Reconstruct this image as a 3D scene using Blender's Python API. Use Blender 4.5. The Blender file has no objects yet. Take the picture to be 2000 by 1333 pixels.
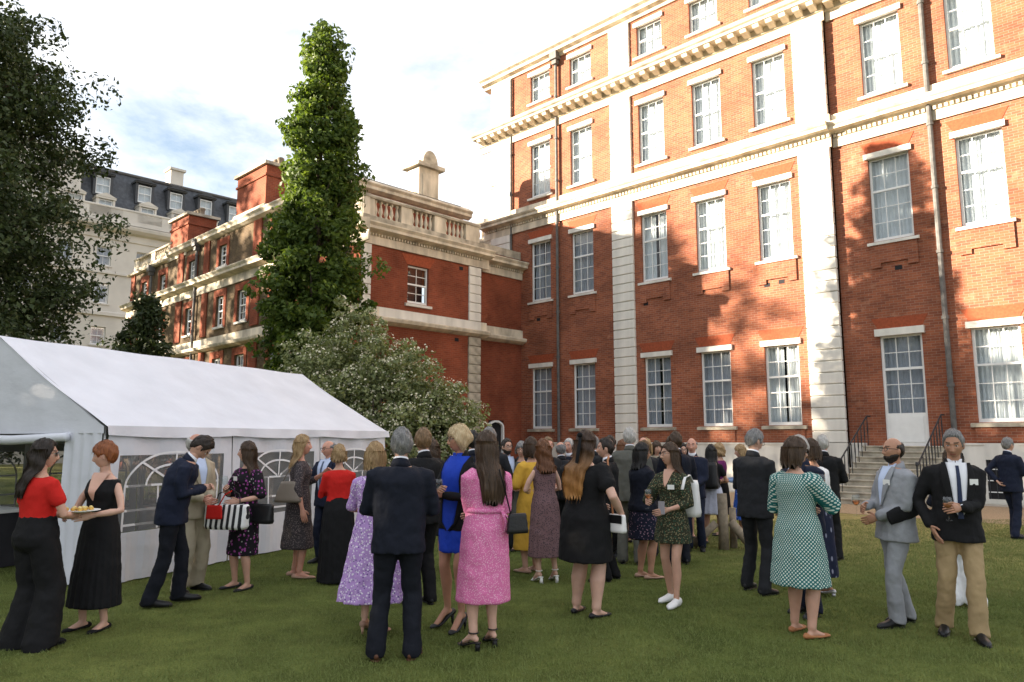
import bpy, bmesh, math, random
import numpy as np
from mathutils import Vector, Matrix
R = math.radians
scene = bpy.context.scene
COL = scene.collection
random.seed(7); rng = np.random.default_rng(7)

# ------------------------------------------------------------------ camera
cd = bpy.data.cameras.new('camera'); cam = bpy.data.objects.new('camera', cd); COL.objects.link(cam)
cam.location = (0, 0, 1.68); cam.rotation_euler = (R(90 + 7.676), 0, R(-0.05))
cd.sensor_fit = 'HORIZONTAL'; cd.sensor_width = 36; cd.lens = 25.87; cd.clip_end = 2000; cd.clip_start = .05
scene.camera = cam
# ------------------------------------------------------------------ sky and sun (low evening sun from the left)
SUN_EL, SUN_DIR = R(12.6), Vector((1.414, 0.0085, -0.316))          # direction the light travels
w = bpy.data.worlds.new('World'); scene.world = w; w.use_nodes = True
nt = w.node_tree; nt.nodes.clear()
out = nt.nodes.new('ShaderNodeOutputWorld'); bg = nt.nodes.new('ShaderNodeBackground')
sky = nt.nodes.new('ShaderNodeTexSky'); sky.sky_type = 'NISHITA'; sky.sun_disc = False
sky.sun_elevation = SUN_EL; sky.sun_rotation = R(-90.35); sky.air_density = 1.0; sky.dust_density = 1.6; sky.ozone_density = 1.0
tc = nt.nodes.new('ShaderNodeTexCoord')
mp = nt.nodes.new('ShaderNodeMapping'); mp.inputs['Scale'].default_value = (1.0, 1.0, 2.6); nt.links.new(tc.outputs['Generated'], mp.inputs['Vector'])
n1 = nt.nodes.new('ShaderNodeTexNoise'); n1.inputs['Scale'].default_value = 2.1; n1.inputs['Detail'].default_value = 9; n1.inputs['Roughness'].default_value = .62; n1.inputs['Distortion'].default_value = .35
rp = nt.nodes.new('ShaderNodeValToRGB'); rp.color_ramp.elements[0].position = .30; rp.color_ramp.elements[1].position = .54
mx = nt.nodes.new('ShaderNodeMixRGB'); mx.inputs['Color2'].default_value = (5, 5, 5, 1)
n2 = nt.nodes.new('ShaderNodeTexNoise'); n2.inputs['Scale'].default_value = 3.4; n2.inputs['Detail'].default_value = 8; n2.inputs['Roughness'].default_value = .6; n2.inputs['Distortion'].default_value = .5
rp2 = nt.nodes.new('ShaderNodeValToRGB'); rp2.color_ramp.elements[0].position = .34; rp2.color_ramp.elements[0].color = (3.9, 4.2, 4.75, 1); rp2.color_ramp.elements[1].position = .62; rp2.color_ramp.elements[1].color = (5.9, 5.9, 6.0, 1)
nt.links.new(mp.outputs[0], n2.inputs['Vector']); nt.links.new(n2.outputs['Fac'], rp2.inputs[0]); nt.links.new(rp2.outputs[0], mx.inputs['Color2'])
nt.links.new(mp.outputs[0], n1.inputs['Vector'])
nt.links.new(n1.outputs['Fac'], rp.inputs[0]); nt.links.new(rp.outputs[0], mx.inputs['Fac'])
nt.links.new(sky.outputs[0], mx.inputs['Color1']); nt.links.new(mx.outputs[0], bg.inputs['Color'])
bg.inputs['Strength'].default_value = 0.055
nt.links.new(bg.outputs[0], out.inputs['Surface'])
sl = bpy.data.lights.new('sun', 'SUN'); sun = bpy.data.objects.new('sun', sl); COL.objects.link(sun)
sl.energy = 5.0; sl.angle = R(.55); sl.color = (1.0, .86, .68)
sun.rotation_euler = SUN_DIR.to_track_quat('-Z', 'Y').to_euler(); sun.location = (-30, 0, 30)
vs = scene.view_settings; vs.view_transform = 'Standard'; vs.look = 'None'; vs.gamma = 1; vs.exposure = 2.38; vs.use_curve_mapping = False

# ------------------------------------------------------------------ materials
MATS = {}
def nodes_of(m): return m.node_tree.nodes, m.node_tree.links
def mat(name, col, rough=.8, metal=0, spec=.3, var=.12, vscale=6, bump=0, bscale=40, sheen=0, bstretch=(1,1,1), vstretch=(1,1,1)):
    if name in MATS: return MATS[name]
    m = bpy.data.materials.new(name); m.use_nodes = True; N, L = nodes_of(m); b = N['Principled BSDF']
    b.inputs['Roughness'].default_value = rough; b.inputs['Metallic'].default_value = metal; b.inputs['Specular IOR Level'].default_value = spec
    if sheen: b.inputs['Sheen Weight'].default_value = sheen
    t_ = N.new('ShaderNodeTexCoord')
    if var:
        n = N.new('ShaderNodeTexNoise'); n.inputs['Scale'].default_value = vscale; n.inputs['Detail'].default_value = 5
        r = N.new('ShaderNodeMapRange'); r.inputs[1].default_value = .3; r.inputs[2].default_value = .7; r.inputs[3].default_value = 1 - var; r.inputs[4].default_value = 1 + var
        mu = N.new('ShaderNodeMixRGB'); mu.blend_type = 'MULTIPLY'; mu.inputs[0].default_value = 1; mu.inputs[1].default_value = (*col, 1)
        mv = N.new('ShaderNodeMapping'); mv.inputs['Scale'].default_value = vstretch; L.new(t_.outputs['Object'], mv.inputs[0]); L.new(mv.outputs[0], n.inputs['Vector']); L.new(n.outputs['Fac'], r.inputs[0]); L.new(r.outputs[0], mu.inputs[2]); L.new(mu.outputs[0], b.inputs['Base Color'])
    else: b.inputs['Base Color'].default_value = (*col, 1)
    if bump:
        mp_ = N.new('ShaderNodeMapping'); mp_.inputs['Scale'].default_value = bstretch
        n2 = N.new('ShaderNodeTexNoise'); n2.inputs['Scale'].default_value = bscale; n2.inputs['Detail'].default_value = 4
        bp = N.new('ShaderNodeBump'); bp.inputs['Strength'].default_value = bump; bp.inputs['Distance'].default_value = .02
        L.new(t_.outputs['Object'], mp_.inputs[0]); L.new(mp_.outputs[0], n2.inputs['Vector']); L.new(n2.outputs['Fac'], bp.inputs['Height']); L.new(bp.outputs[0], b.inputs['Normal'])
    MATS[name] = m; return m
def brick_mat(name, c1, c2, mortar, patch=None):
    m = bpy.data.materials.new(name); m.use_nodes = True; N, L = nodes_of(m); b = N['Principled BSDF']; b.inputs['Roughness'].default_value = .9; b.inputs['Specular IOR Level'].default_value = .2
    t_ = N.new('ShaderNodeTexCoord'); sp = N.new('ShaderNodeSeparateXYZ'); L.new(t_.outputs['Object'], sp.inputs[0])
    ad = N.new('ShaderNodeMath'); ad.operation = 'ADD'; L.new(sp.outputs[0], ad.inputs[0]); L.new(sp.outputs[1], ad.inputs[1])
    cb = N.new('ShaderNodeCombineXYZ'); L.new(ad.outputs[0], cb.inputs[0]); L.new(sp.outputs[2], cb.inputs[1])
    br = N.new('ShaderNodeTexBrick'); br.inputs['Scale'].default_value = 1; br.inputs['Brick Width'].default_value = .228; br.inputs['Row Height'].default_value = .076
    br.inputs['Mortar Size'].default_value = .0055; br.inputs['Mortar Smooth'].default_value = .3; br.inputs['Bias'].default_value = -.1
    br.inputs['Color1'].default_value = (*c1, 1); br.inputs['Color2'].default_value = (*c2, 1); br.inputs['Mortar'].default_value = (*mortar, 1)
    L.new(cb.outputs[0], br.inputs['Vector'])
    # weathering: broad patches and fine streaks
    n = N.new('ShaderNodeTexNoise'); n.inputs['Scale'].default_value = .55; n.inputs['Detail'].default_value = 8; n.inputs['Roughness'].default_value = .65
    L.new(t_.outputs['Object'], n.inputs['Vector'])
    r = N.new('ShaderNodeMapRange'); r.inputs[1].default_value = .32; r.inputs[2].default_value = .7; r.inputs[3].default_value = .6; r.inputs[4].default_value = 1.22; L.new(n.outputs['Fac'], r.inputs[0])
    mu = N.new('ShaderNodeMixRGB'); mu.blend_type = 'MULTIPLY'; mu.inputs[0].default_value = 1; L.new(br.outputs['Color'], mu.inputs[1]); L.new(r.outputs[0], mu.inputs[2])
    # odd repaired / paler bricks
    wn = N.new('ShaderNodeTexNoise'); wn.inputs['Scale'].default_value = 2.7; wn.inputs['Detail'].default_value = 6
    L.new(t_.outputs['Object'], wn.inputs['Vector'])
    r2 = N.new('ShaderNodeMapRange'); r2.inputs[1].default_value = .62; r2.inputs[2].default_value = .75; r2.inputs[4].default_value = .45; L.new(wn.outputs['Fac'], r2.inputs[0])
    m2 = N.new('ShaderNodeMixRGB'); m2.inputs[2].default_value = (*(patch or (.42, .22, .14)), 1); L.new(r2.outputs[0], m2.inputs[0]); L.new(mu.outputs[0], m2.inputs[1])
    L.new(m2.outputs[0], b.inputs['Base Color'])
    bp = N.new('ShaderNodeBump'); bp.inputs['Strength'].default_value = .5; bp.inputs['Distance'].default_value = .008; bp.invert = True
    L.new(br.outputs['Fac'], bp.inputs['Height']); L.new(bp.outputs[0], b.inputs['Normal'])
    MATS[name] = m; return m
BRICK = brick_mat('red_brick', (.335, .112, .058), (.215, .07, .042), (.32, .21, .155))
BRICK2 = brick_mat('wing_brick', (.27, .068, .033), (.21, .052, .027), (.25, .12, .075), (.36, .12, .06))
STOCK = brick_mat('stock_brick', (.13, .088, .046), (.09, .06, .034), (.15, .12, .09), (.2, .15, .08))
STONE = mat('portland_stone', (.58, .51, .40), .85, var=.34, vscale=2.6, vstretch=(1, 1, .35), bump=.15, bscale=30)
STONE_D = mat('weathered_stone', (.38, .34, .27), .9, var=.4, vscale=3, bump=.25, bscale=18)
STONE_W = mat('white_painted_stone', (.68, .65, .59), .75, var=.16, vscale=2.4, vstretch=(1, 1, .3), bump=.1, bscale=25)
STONE_F = mat('far_limestone', (.60, .56, .49), .9, var=.14, vscale=.6)
PAINT = mat('white_paint', (.78, .78, .76), .45, var=.04, vscale=5)
LEAD = mat('lead_pipe', (.115, .11, .105), .6, var=.25, vscale=8)
SLATE = mat('slate_roof', (.075, .08, .088), .6, var=.3, vscale=3.5, bump=.3, bscale=14)
IRON = mat('black_iron', (.03, .032, .036), .5, var=.2, vscale=20)
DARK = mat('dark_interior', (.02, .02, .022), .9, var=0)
def glass_mat():
    m = bpy.data.materials.new('window_glass'); m.use_nodes = True; N, L = nodes_of(m); N.remove(N['Principled BSDF'])
    fr = N.new('ShaderNodeFresnel'); fr.inputs[0].default_value = 1.55
    tr = N.new('ShaderNodeBsdfTransparent'); tr.inputs[0].default_value = (.86, .89, .9, 1); gl = N.new('ShaderNodeBsdfGlossy'); gl.inputs['Roughness'].default_value = .03
    nn = N.new('ShaderNodeTexNoise'); nn.inputs['Scale'].default_value = 1.6; bp = N.new('ShaderNodeBump'); bp.inputs['Strength'].default_value = .05; bp.inputs['Distance'].default_value = .05
    tcn = N.new('ShaderNodeTexCoord'); L.new(tcn.outputs['Object'], nn.inputs['Vector']); L.new(nn.outputs['Fac'], bp.inputs['Height']); L.new(bp.outputs[0], gl.inputs['Normal'])
    gm = N.new('ShaderNodeNewGeometry'); sb = N.new('ShaderNodeMath'); sb.operation = 'SUBTRACT'; sb.inputs[0].default_value = 1; L.new(gm.outputs['Backfacing'], sb.inputs[1])
    ml = N.new('ShaderNodeMath'); ml.operation = 'MULTIPLY'; L.new(fr.outputs[0], ml.inputs[0]); L.new(sb.outputs[0], ml.inputs[1])
    mx_ = N.new('ShaderNodeMixShader'); L.new(ml.outputs[0], mx_.inputs[0]); L.new(tr.outputs[0], mx_.inputs[1]); L.new(gl.outputs[0], mx_.inputs[2]); L.new(mx_.outputs[0], N['Material Output'].inputs['Surface'])
    MATS['window_glass'] = m; return m
GLASS = glass_mat()
def curtain_mat(name, col):
    m = mat(name, col, .9, var=.06, vscale=3); N, L = nodes_of(m); b = N['Principled BSDF']
    return m
CURT = curtain_mat('net_curtain', (.82, .82, .83)); CURT_G = curtain_mat('grey_curtain', (.5, .5, .55))

# ------------------------------------------------------------------ mesh helpers
class MB:
    """collects shapes and links them as one mesh object"""
    def __init__(s): s.v = []; s.f = []; s.m = []
    def add(s, v, f, m=0):
        o = len(s.v); s.v.extend([tuple(map(float, p)) for p in v]); s.f.extend([tuple(i + o for i in q) for q in f]); s.m.extend([m] * len(f)); return s
    def quad(s, a, b, c, d, m=0): return s.add([a, b, c, d], [(0, 1, 2, 3)], m)
    def hexa(s, p, m=0): return s.add(p, [(0, 3, 2, 1), (4, 5, 6, 7), (0, 1, 5, 4), (1, 2, 6, 5), (2, 3, 7, 6), (3, 0, 4, 7)], m)
    def box(s, x0, x1, y0, y1, z0, z1, m=0): return s.hexa([(x0, y0, z0), (x1, y0, z0), (x1, y1, z0), (x0, y1, z0), (x0, y0, z1), (x1, y0, z1), (x1, y1, z1), (x0, y1, z1)], m)
    def fbox(s, P, a0, a1, z0, z1, o0, o1, m=0):
        return s.hexa([P(a0, z0, o0), P(a1, z0, o0), P(a1, z0, o1), P(a0, z0, o1), P(a0, z1, o0), P(a1, z1, o0), P(a1, z1, o1), P(a0, z1, o1)], m)
    def prof(s, P, prof, a0, a1, m=0):
        """extrude a closed (out, z) profile from a0 to a1"""
        n = len(prof); v = [P(a0, z, o) for o, z in prof] + [P(a1, z, o) for o, z in prof]
        f = [(i, (i + 1) % n, n + (i + 1) % n, n + i) for i in range(n)] + [tuple(range(n))[::-1], tuple(range(n, 2 * n))]
        return s.add(v, f, m)
    def lathe(s, c, prof, seg=12, m=0):
        v = []; f = []
        for r, z in prof: v += [(c[0] + r * math.cos(2 * math.pi * k / seg), c[1] + r * math.sin(2 * math.pi * k / seg), c[2] + z) for k in range(seg)]
        n = len(prof)
        for i in range(n - 1): f += [(i * seg + k, i * seg + (k + 1) % seg, (i + 1) * seg + (k + 1) % seg, (i + 1) * seg + k) for k in range(seg)]
        f += [tuple(range(seg))[::-1], tuple((n - 1) * seg + k for k in range(seg))]
        return s.add(v, f, m)
    def tube(s, path, rad, seg=10, hint=(1, .02, .01), m=0, rnd=True):
        P_ = np.array(path, float); n = len(P_); rad = np.array(rad, float)
        if rad.ndim == 0: rad = np.full(n, float(rad))
        if rad.ndim == 1: rad = np.stack([rad, rad], 1)
        T = np.gradient(P_, axis=0); T /= np.linalg.norm(T, axis=1)[:, None] + 1e-12
        rings = []; h = np.array(hint, float)
        ang = np.arange(seg) * 2 * math.pi / seg
        fr = []
        for i in range(n):
            x = h - T[i] * (h @ T[i]); x /= np.linalg.norm(x) + 1e-12; y = np.cross(T[i], x); fr.append((x, y)); h = x
            rings.append(P_[i] + np.outer(np.cos(ang) * rad[i, 0], x) + np.outer(np.sin(ang) * rad[i, 1], y))
        if rnd:
            e0 = min(rad[0]) * .45; e1 = min(rad[-1]) * .45
            r0 = P_[0] - T[0] * e0 + .62 * (rings[0] - P_[0]); r1 = P_[-1] + T[-1] * e1 + .62 * (rings[-1] - P_[-1])
            rings = [r0] + rings + [r1]; c0 = P_[0] - T[0] * e0 * 1.35; c1 = P_[-1] + T[-1] * e1 * 1.35
        else: c0, c1 = P_[0], P_[-1]
        k = len(rings); v = np.concatenate(rings); f = []
        for i in range(k - 1): f += [(i * seg + j, i * seg + (j + 1) % seg, (i + 1) * seg + (j + 1) % seg, (i + 1) * seg + j) for j in range(seg)]
        b = len(v); v = np.concatenate([v, [c0, c1]])
        f += [(b, (j + 1) % seg, j) for j in range(seg)] + [(b + 1, (k - 1) * seg + j, (k - 1) * seg + (j + 1) % seg) for j in range(seg)]
        return s.add(v, f, m)
    def ball(s, c, r, seg=14, rings=9, m=0, rot=None):
        v = [(0, 0, 1)]; f = []
        for i in range(1, rings):
            th = math.pi * i / rings; v += [(math.sin(th) * math.cos(2 * math.pi * k / seg), math.sin(th) * math.sin(2 * math.pi * k / seg), math.cos(th)) for k in range(seg)]
        v.append((0, 0, -1)); v = np.array(v) * np.array(r)
        if rot is not None: v = v @ np.array(rot).T
        f += [(0, 1 + k, 1 + (k + 1) % seg) for k in range(seg)]
        for i in range(rings - 2): f += [(1 + i * seg + k, 1 + (i + 1) * seg + k, 1 + (i + 1) * seg + (k + 1) % seg, 1 + i * seg + (k + 1) % seg) for k in range(seg)]
        b = 1 + (rings - 2) * seg; f += [(len(v) - 1, b + (k + 1) % seg, b + k) for k in range(seg)]
        return s.add(v + np.array(c), f, m)
    def mesh(s, name, mats, smooth=False, recalc=True):
        me = bpy.data.meshes.new(name); me.from_pydata(s.v, [], s.f)
        for q in (mats if isinstance(mats, (list, tuple)) else [mats]): me.materials.append(q)
        if any(s.m): me.polygons.foreach_set('material_index', s.m)
        if recalc:
            bm = bmesh.new(); bm.from_mesh(me); bmesh.ops.recalc_face_normals(bm, faces=bm.faces); bm.to_mesh(me); bm.free()
        if smooth: me.polygons.foreach_set('use_smooth', [True] * len(me.polygons))
        me.update(); return me
    def build(s, name, mats, parent=None, loc=(0, 0, 0), smooth=False, recalc=True):
        return link(name, s.mesh(name, mats, smooth, recalc), parent, loc)
def link(name, me, parent=None, loc=(0, 0, 0), rot=(0, 0, 0)):
    o = bpy.data.objects.new(name, me); COL.objects.link(o); o.location = loc; o.rotation_euler = rot
    if parent is not None: o.parent = parent
    return o
def tag(o, label=None, cat=None, group=None, kind=None):
    if label: o['label'] = label
    if cat: o['category'] = cat
    if group: o['group'] = group
    if kind: o['kind'] = kind
    return o
def thing(name, label, cat, loc=(0, 0, 0), rz=0, group=None):
    o = bpy.data.objects.new(name, None); COL.objects.link(o); o.location = loc; o.rotation_euler = (0, 0, rz); o.empty_display_size = .2
    return tag(o, label, cat, group)
# ================================================================== the setting
YAW = R(-44.65); TV = Vector((math.cos(YAW), math.sin(YAW), 0)); NV = Vector((-math.sin(YAW), math.cos(YAW), 0))
def W3(s, u, z=0): v = TV * s + NV * u; return (v.x, v.y, z)
# ground ------------------------------------------------------------
def ground_mats():
    m = bpy.data.materials.new('lawn_grass'); m.use_nodes = True; N, L = nodes_of(m); b = N['Principled BSDF']; b.inputs['Roughness'].default_value = .95; b.inputs['Specular IOR Level'].default_value = .1
    t_ = N.new('ShaderNodeTexCoord')
    def noise(sc, de=6, ro=.6):
        n = N.new('ShaderNodeTexNoise'); n.inputs['Scale'].default_value = sc; n.inputs['Detail'].default_value = de; n.inputs['Roughness'].default_value = ro; L.new(t_.outputs['Object'], n.inputs['Vector']); return n
    a = noise(.45); r = N.new('ShaderNodeValToRGB'); r.color_ramp.elements[0].position = .34; r.color_ramp.elements[0].color = (.072, .098, .022, 1); r.color_ramp.elements[1].position = .68; r.color_ramp.elements[1].color = (.165, .185, .05, 1); L.new(a.outputs['Fac'], r.inputs[0])
    # parched grass spreads towards the gravel (dirt and wear of the lawn itself)
    sp = N.new('ShaderNodeSeparateXYZ'); L.new(t_.outputs['Object'], sp.inputs[0])
    d1 = N.new('ShaderNodeMath'); d1.operation = 'MULTIPLY'; d1.inputs[1].default_value = .7028; L.new(sp.outputs[0], d1.inputs[0])
    d2 = N.new('ShaderNodeMath'); d2.operation = 'MULTIPLY_ADD'; d2.inputs[1].default_value = .7113; L.new(sp.outputs[1], d2.inputs[0]); L.new(d1.outputs[0], d2.inputs[2])
    nz = noise(.9, 7, .7); ad = N.new('ShaderNodeMath'); ad.operation = 'MULTIPLY_ADD'; ad.inputs[1].default_value = 7.0; L.new(nz.outputs['Fac'], ad.inputs[0]); L.new(d2.outputs[0], ad.inputs[2])
    mr = N.new('ShaderNodeMapRange'); mr.inputs[1].default_value = 12.6; mr.inputs[2].default_value = 19.5; mr.inputs[4].default_value = .8; L.new(ad.outputs[0], mr.inputs[0])
    mx_ = N.new('ShaderNodeMixRGB'); mx_.inputs[2].default_value = (.36, .29, .12, 1); L.new(mr.outputs[0], mx_.inputs[0]); L.new(r.outputs[0], mx_.inputs[1])
    f = noise(55, 4, .7); fr = N.new('ShaderNodeMapRange'); fr.inputs[1].default_value = .3; fr.inputs[2].default_value = .7; fr.inputs[3].default_value = .6; fr.inputs[4].default_value = 1.35; L.new(f.outputs['Fac'], fr.inputs[0])
    m3 = noise(2.2, 5, .65); r3 = N.new('ShaderNodeMapRange'); r3.inputs[1].default_value = .35; r3.inputs[2].default_value = .65; r3.inputs[3].default_value = .72; r3.inputs[4].default_value = 1.25; L.new(m3.outputs['Fac'], r3.inputs[0]); mq = N.new('ShaderNodeMath'); mq.operation = 'MULTIPLY'; L.new(fr.outputs[0], mq.inputs[0]); L.new(r3.outputs[0], mq.inputs[1])
    mu = N.new('ShaderNodeMixRGB'); mu.blend_type = 'MULTIPLY'; mu.inputs[0].default_value = 1; L.new(mx_.outputs[0], mu.inputs[1]); L.new(mq.outputs[0], mu.inputs[2]); L.new(mu.outputs[0], b.inputs['Base Color'])
    bp = N.new('ShaderNodeBump'); bp.inputs['Strength'].default_value = .9; bp.inputs['Distance'].default_value = .03; L.new(f.outputs['Fac'], bp.inputs['Height']); L.new(bp.outputs[0], b.inputs['Normal'])
    MATS['lawn'] = m
    g = mat('gravel', (.36, .26, .16), .95, var=.35, vscale=38, bump=.9, bscale=70)
    return m, g
LAWN, GRAVEL = ground_mats()
PAVE = mat('paving_stone', (.40, .36, .30), .9, var=.2, vscale=3, bump=.2, bscale=20)
def sheet(name, pts, z, m):
    o = MB().add([(x, y, z) for x, y in pts], [tuple(range(len(pts)))]).build(name, m); return tag(o, kind='structure')
sheet('lawn', [(-400, -400), (400, -400), (400, 400), (-400, 400)], 0, LAWN)
sheet('gravel_path', [W3(-60, 18.0)[:2], W3(40, 17.6)[:2], W3(40, 23.0)[:2], W3(-60, 23.0)[:2]], .006, GRAVEL)
sheet('paved_strip', [W3(-22, 22.2)[:2], W3(12, 22.2)[:2], W3(12, 23.0)[:2], W3(-22, 23.0)[:2]], .012, PAVE)

# ---- generic facade pieces.  P(a, z, o): a along the wall, z up, o outwards
def frame(kind, c, s0, u0):
    if kind == 'front': return lambda a, z, o: (a - s0, c - o - u0, z)            # faces -u (towards the lawn)
    return lambda a, z, o: (c + o - s0, a - u0, z)                                 # faces +s (side wall)
def wall(mb, P, a0, a1, z0, z1, ops, rev=.16, m=0):
    A = sorted({a0, a1, *[o[0] for o in ops], *[o[1] for o in ops]}); Z = sorted({z0, z1, *[o[2] for o in ops], *[o[3] for o in ops]})
    A = [a for a in A if a0 <= a <= a1]; Z = [z for z in Z if z0 <= z <= z1]
    for i in range(len(A) - 1):
        for j in range(len(Z) - 1):
            ca, cz = (A[i] + A[i + 1]) / 2, (Z[j] + Z[j + 1]) / 2
            if any(o[0] < ca < o[1] and o[2] < cz < o[3] for o in ops): continue
            mb.quad(P(A[i], Z[j], 0), P(A[i + 1], Z[j], 0), P(A[i + 1], Z[j + 1], 0), P(A[i], Z[j + 1], 0), m)
    for b0, b1, y0, y1 in ops:
        for q in (((b0, y0), (b0, y1)), ((b1, y0), (b1, y1)), ((b0, y0), (b1, y0)), ((b0, y1), (b1, y1))):
            (p0, q0), (p1, q1) = q; mb.quad(P(p0, q0, 0), P(p1, q1, 0), P(p1, q1, -rev), P(p0, q0, -rev), m)
PANES = {}
def window(parent, P, fid, a0, a1, z0, z1, cols=3, rows=(2, 3), setback=.1, curtain=CURT, lintel=None, sill=None, singles=True, fold=1.0, blind=0, label=None):
    """sash window: the frame is the part; panes, bars, sill, lintel and curtain hang from it"""
    fw = .065; nr = sum(rows); ob = -setback; mb = MB()
    mb.fbox(P, a0, a0 + fw, z0, z1, ob - .07, ob); mb.fbox(P, a1 - fw, a1, z0, z1, ob - .07, ob)
    mb.fbox(P, a0 + fw, a1 - fw, z0, z0 + .1, ob - .07, ob + .004); mb.fbox(P, a0 + fw, a1 - fw, z1 - fw, z1, ob - .07, ob - .004)
    zi0, zi1 = z0 + .1, z1 - fw; zr = zi1 - (zi1 - zi0) * rows[0] / nr
    mb.fbox(P, a0 + fw, a1 - fw, zr - .03, zr + .03, ob - .06, ob + .012)
    fr = mb.build('window', PAINT, parent)
    if label: fr['label'] = label
    bars = MB(); pw = (a1 - a0 - 2 * fw) / cols; ai = a0 + fw
    for k in range(1, cols): bars.fbox(P, ai + k * pw - .011, ai + k * pw + .011, zi0, zi1, ob - .05, ob - .02)
    cells = []
    for lo, hi, n in ((zi0, zr - .03, rows[1]), (zr + .03, zi1, rows[0])):
        if n == 0: continue
        ph = (hi - lo) / n
        for j in range(n):
            if j: bars.fbox(P, ai, ai + cols * pw, lo + j * ph - .011, lo + j * ph + .011, ob - .049, ob - .021)
            cells += [(ai + (k + .5) * pw, lo + (j + .5) * ph, pw - .02, ph - .02) for k in range(cols)]
    if cols > 1 or nr > 2: bars.build('glazing_bars', PAINT, fr)
    if singles:
        for ca, cz, w_, h_ in cells:
            key = (fid, round(w_, 2), round(h_, 2))
            if key not in PANES:
                PANES[key] = MB().fbox((lambda a, z, o: (a, -o, z)) if fid[0] == 'f' else (lambda a, z, o: (o, a, z)), -w_ / 2 - .006, w_ / 2 + .006, -h_ / 2 - .006, h_ / 2 + .006, -.003, .003).mesh('pane', GLASS)
            o = link('pane', PANES[key], fr, P(ca, cz, ob - .035))
            tilt = random.gauss(0, .006); o.rotation_euler = (tilt, tilt * .6, random.gauss(0, .006))
    else:
        pm = MB()
        for ca, cz, w_, h_ in cells: pm.fbox(P, ca - w_ / 2, ca + w_ / 2, cz - h_ / 2, cz + h_ / 2, ob - .038, ob - .032)
        tag(pm.build('panes', GLASS, fr), kind='stuff')
    # room behind: dark box plus folded curtain cloth
    if curtain is not None:
        cm = MB(); n = 40; ph = random.random() * 9; v = []; f = []; gap = random.choice((0, 0, 0, .03, .06)) if fold >= 1 else 0; fold = fold * random.uniform(.7, 1.5)
        for i in range(n + 1):
            t_ = i / n; a = a0 + (a1 - a0) * (t_ * (1 - 2 * gap) if i <= n // 2 else 1 - (1 - t_) * (1 - 2 * gap)); d = .028 * fold * math.sin(i * 1.55 + ph) + .014 * fold * math.sin(i * .61 + 2 * ph)
            g = .05 * math.sin(i / n * math.pi) * fold
            v += [P(a, z0 + .02, ob - .19 + d * 1.3), P(a, (z0 + z1) / 2, ob - .19 + d), P(a, z1, ob - .19 + d * .7)]
        for i in range(n):
            if gap and i == n // 2: continue
            f += [(3 * i, 3 * i + 3, 3 * i + 4, 3 * i + 1), (3 * i + 1, 3 * i + 4, 3 * i + 5, 3 * i + 2)]
        cm.add(v, f); cm.build('curtain', curtain, fr, smooth=True, recalc=False)
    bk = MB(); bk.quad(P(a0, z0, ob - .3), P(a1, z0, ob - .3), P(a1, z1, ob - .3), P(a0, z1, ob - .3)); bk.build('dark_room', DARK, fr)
    if blind:
        MB().fbox(P, a0 + fw, a1 - fw, z1 - blind, z1, ob - .1, ob - .075).build('blind', CURT, fr)
    if lintel: MB().fbox(P, a0 - lintel[0], a1 + lintel[1], z1 - .02, z1 + lintel[2], -.05, lintel[3]).build('lintel', STONE_W, fr)
    if sill:
        mb = MB(); mb.prof(P, [(-.12, z0 - sill[1]), (sill[2], z0 - sill[1]), (sill[2], z0 - .035), (-.1, z0 + .004), (-.12, z0 + .004)], a0 - sill[0], a1 + sill[0]); mb.build('sill', sill[3], fr)
    return fr
def blocks(parent, P, a0, a1, z0, z1, n, proud, m=STONE_W, groove=.032, alt=0):
    """rusticated pilaster of separate stone blocks over a recessed core"""
    h = (z1 - z0) / n
    MB().fbox(P, a0 + .02, a1 - .02, z0 + .002, z1 - .002, -.03, proud - .05).build('pilaster_core', m, parent)
    w_ = a1 - a0; Q = MB(); e = .014; hh = h / 2 - groove / 2
    o = P(0, 0, 0); ax = Vector(P(1, 0, 0)) - Vector(o); on = Vector(P(0, 0, 1)) - Vector(o)
    def q(a, z, d): return tuple(ax * a + on * d + Vector((0, 0, z)))
    Q.fbox(lambda a, z, d: q(a, z, d), -w_ / 2, w_ / 2, -hh, hh, -.02, proud - e)
    Q.add([q(-w_ / 2, -hh, proud - e), q(w_ / 2, -hh, proud - e), q(w_ / 2, hh, proud - e), q(-w_ / 2, hh, proud - e), q(-w_ / 2 + e, -hh + e, proud), q(w_ / 2 - e, -hh + e, proud), q(w_ / 2 - e, hh - e, proud), q(-w_ / 2 + e, hh - e, proud)],
          [(4, 5, 6, 7), (0, 1, 5, 4), (1, 2, 6, 5), (2, 3, 7, 6), (3, 0, 4, 7)])
    me = Q.mesh('stone_block', m)
    for k in range(n):
        b = link('stone_block', me, parent, P((a0 + a1) / 2, z0 + (k + .5) * h, random.uniform(-.004, .004)))
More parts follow.
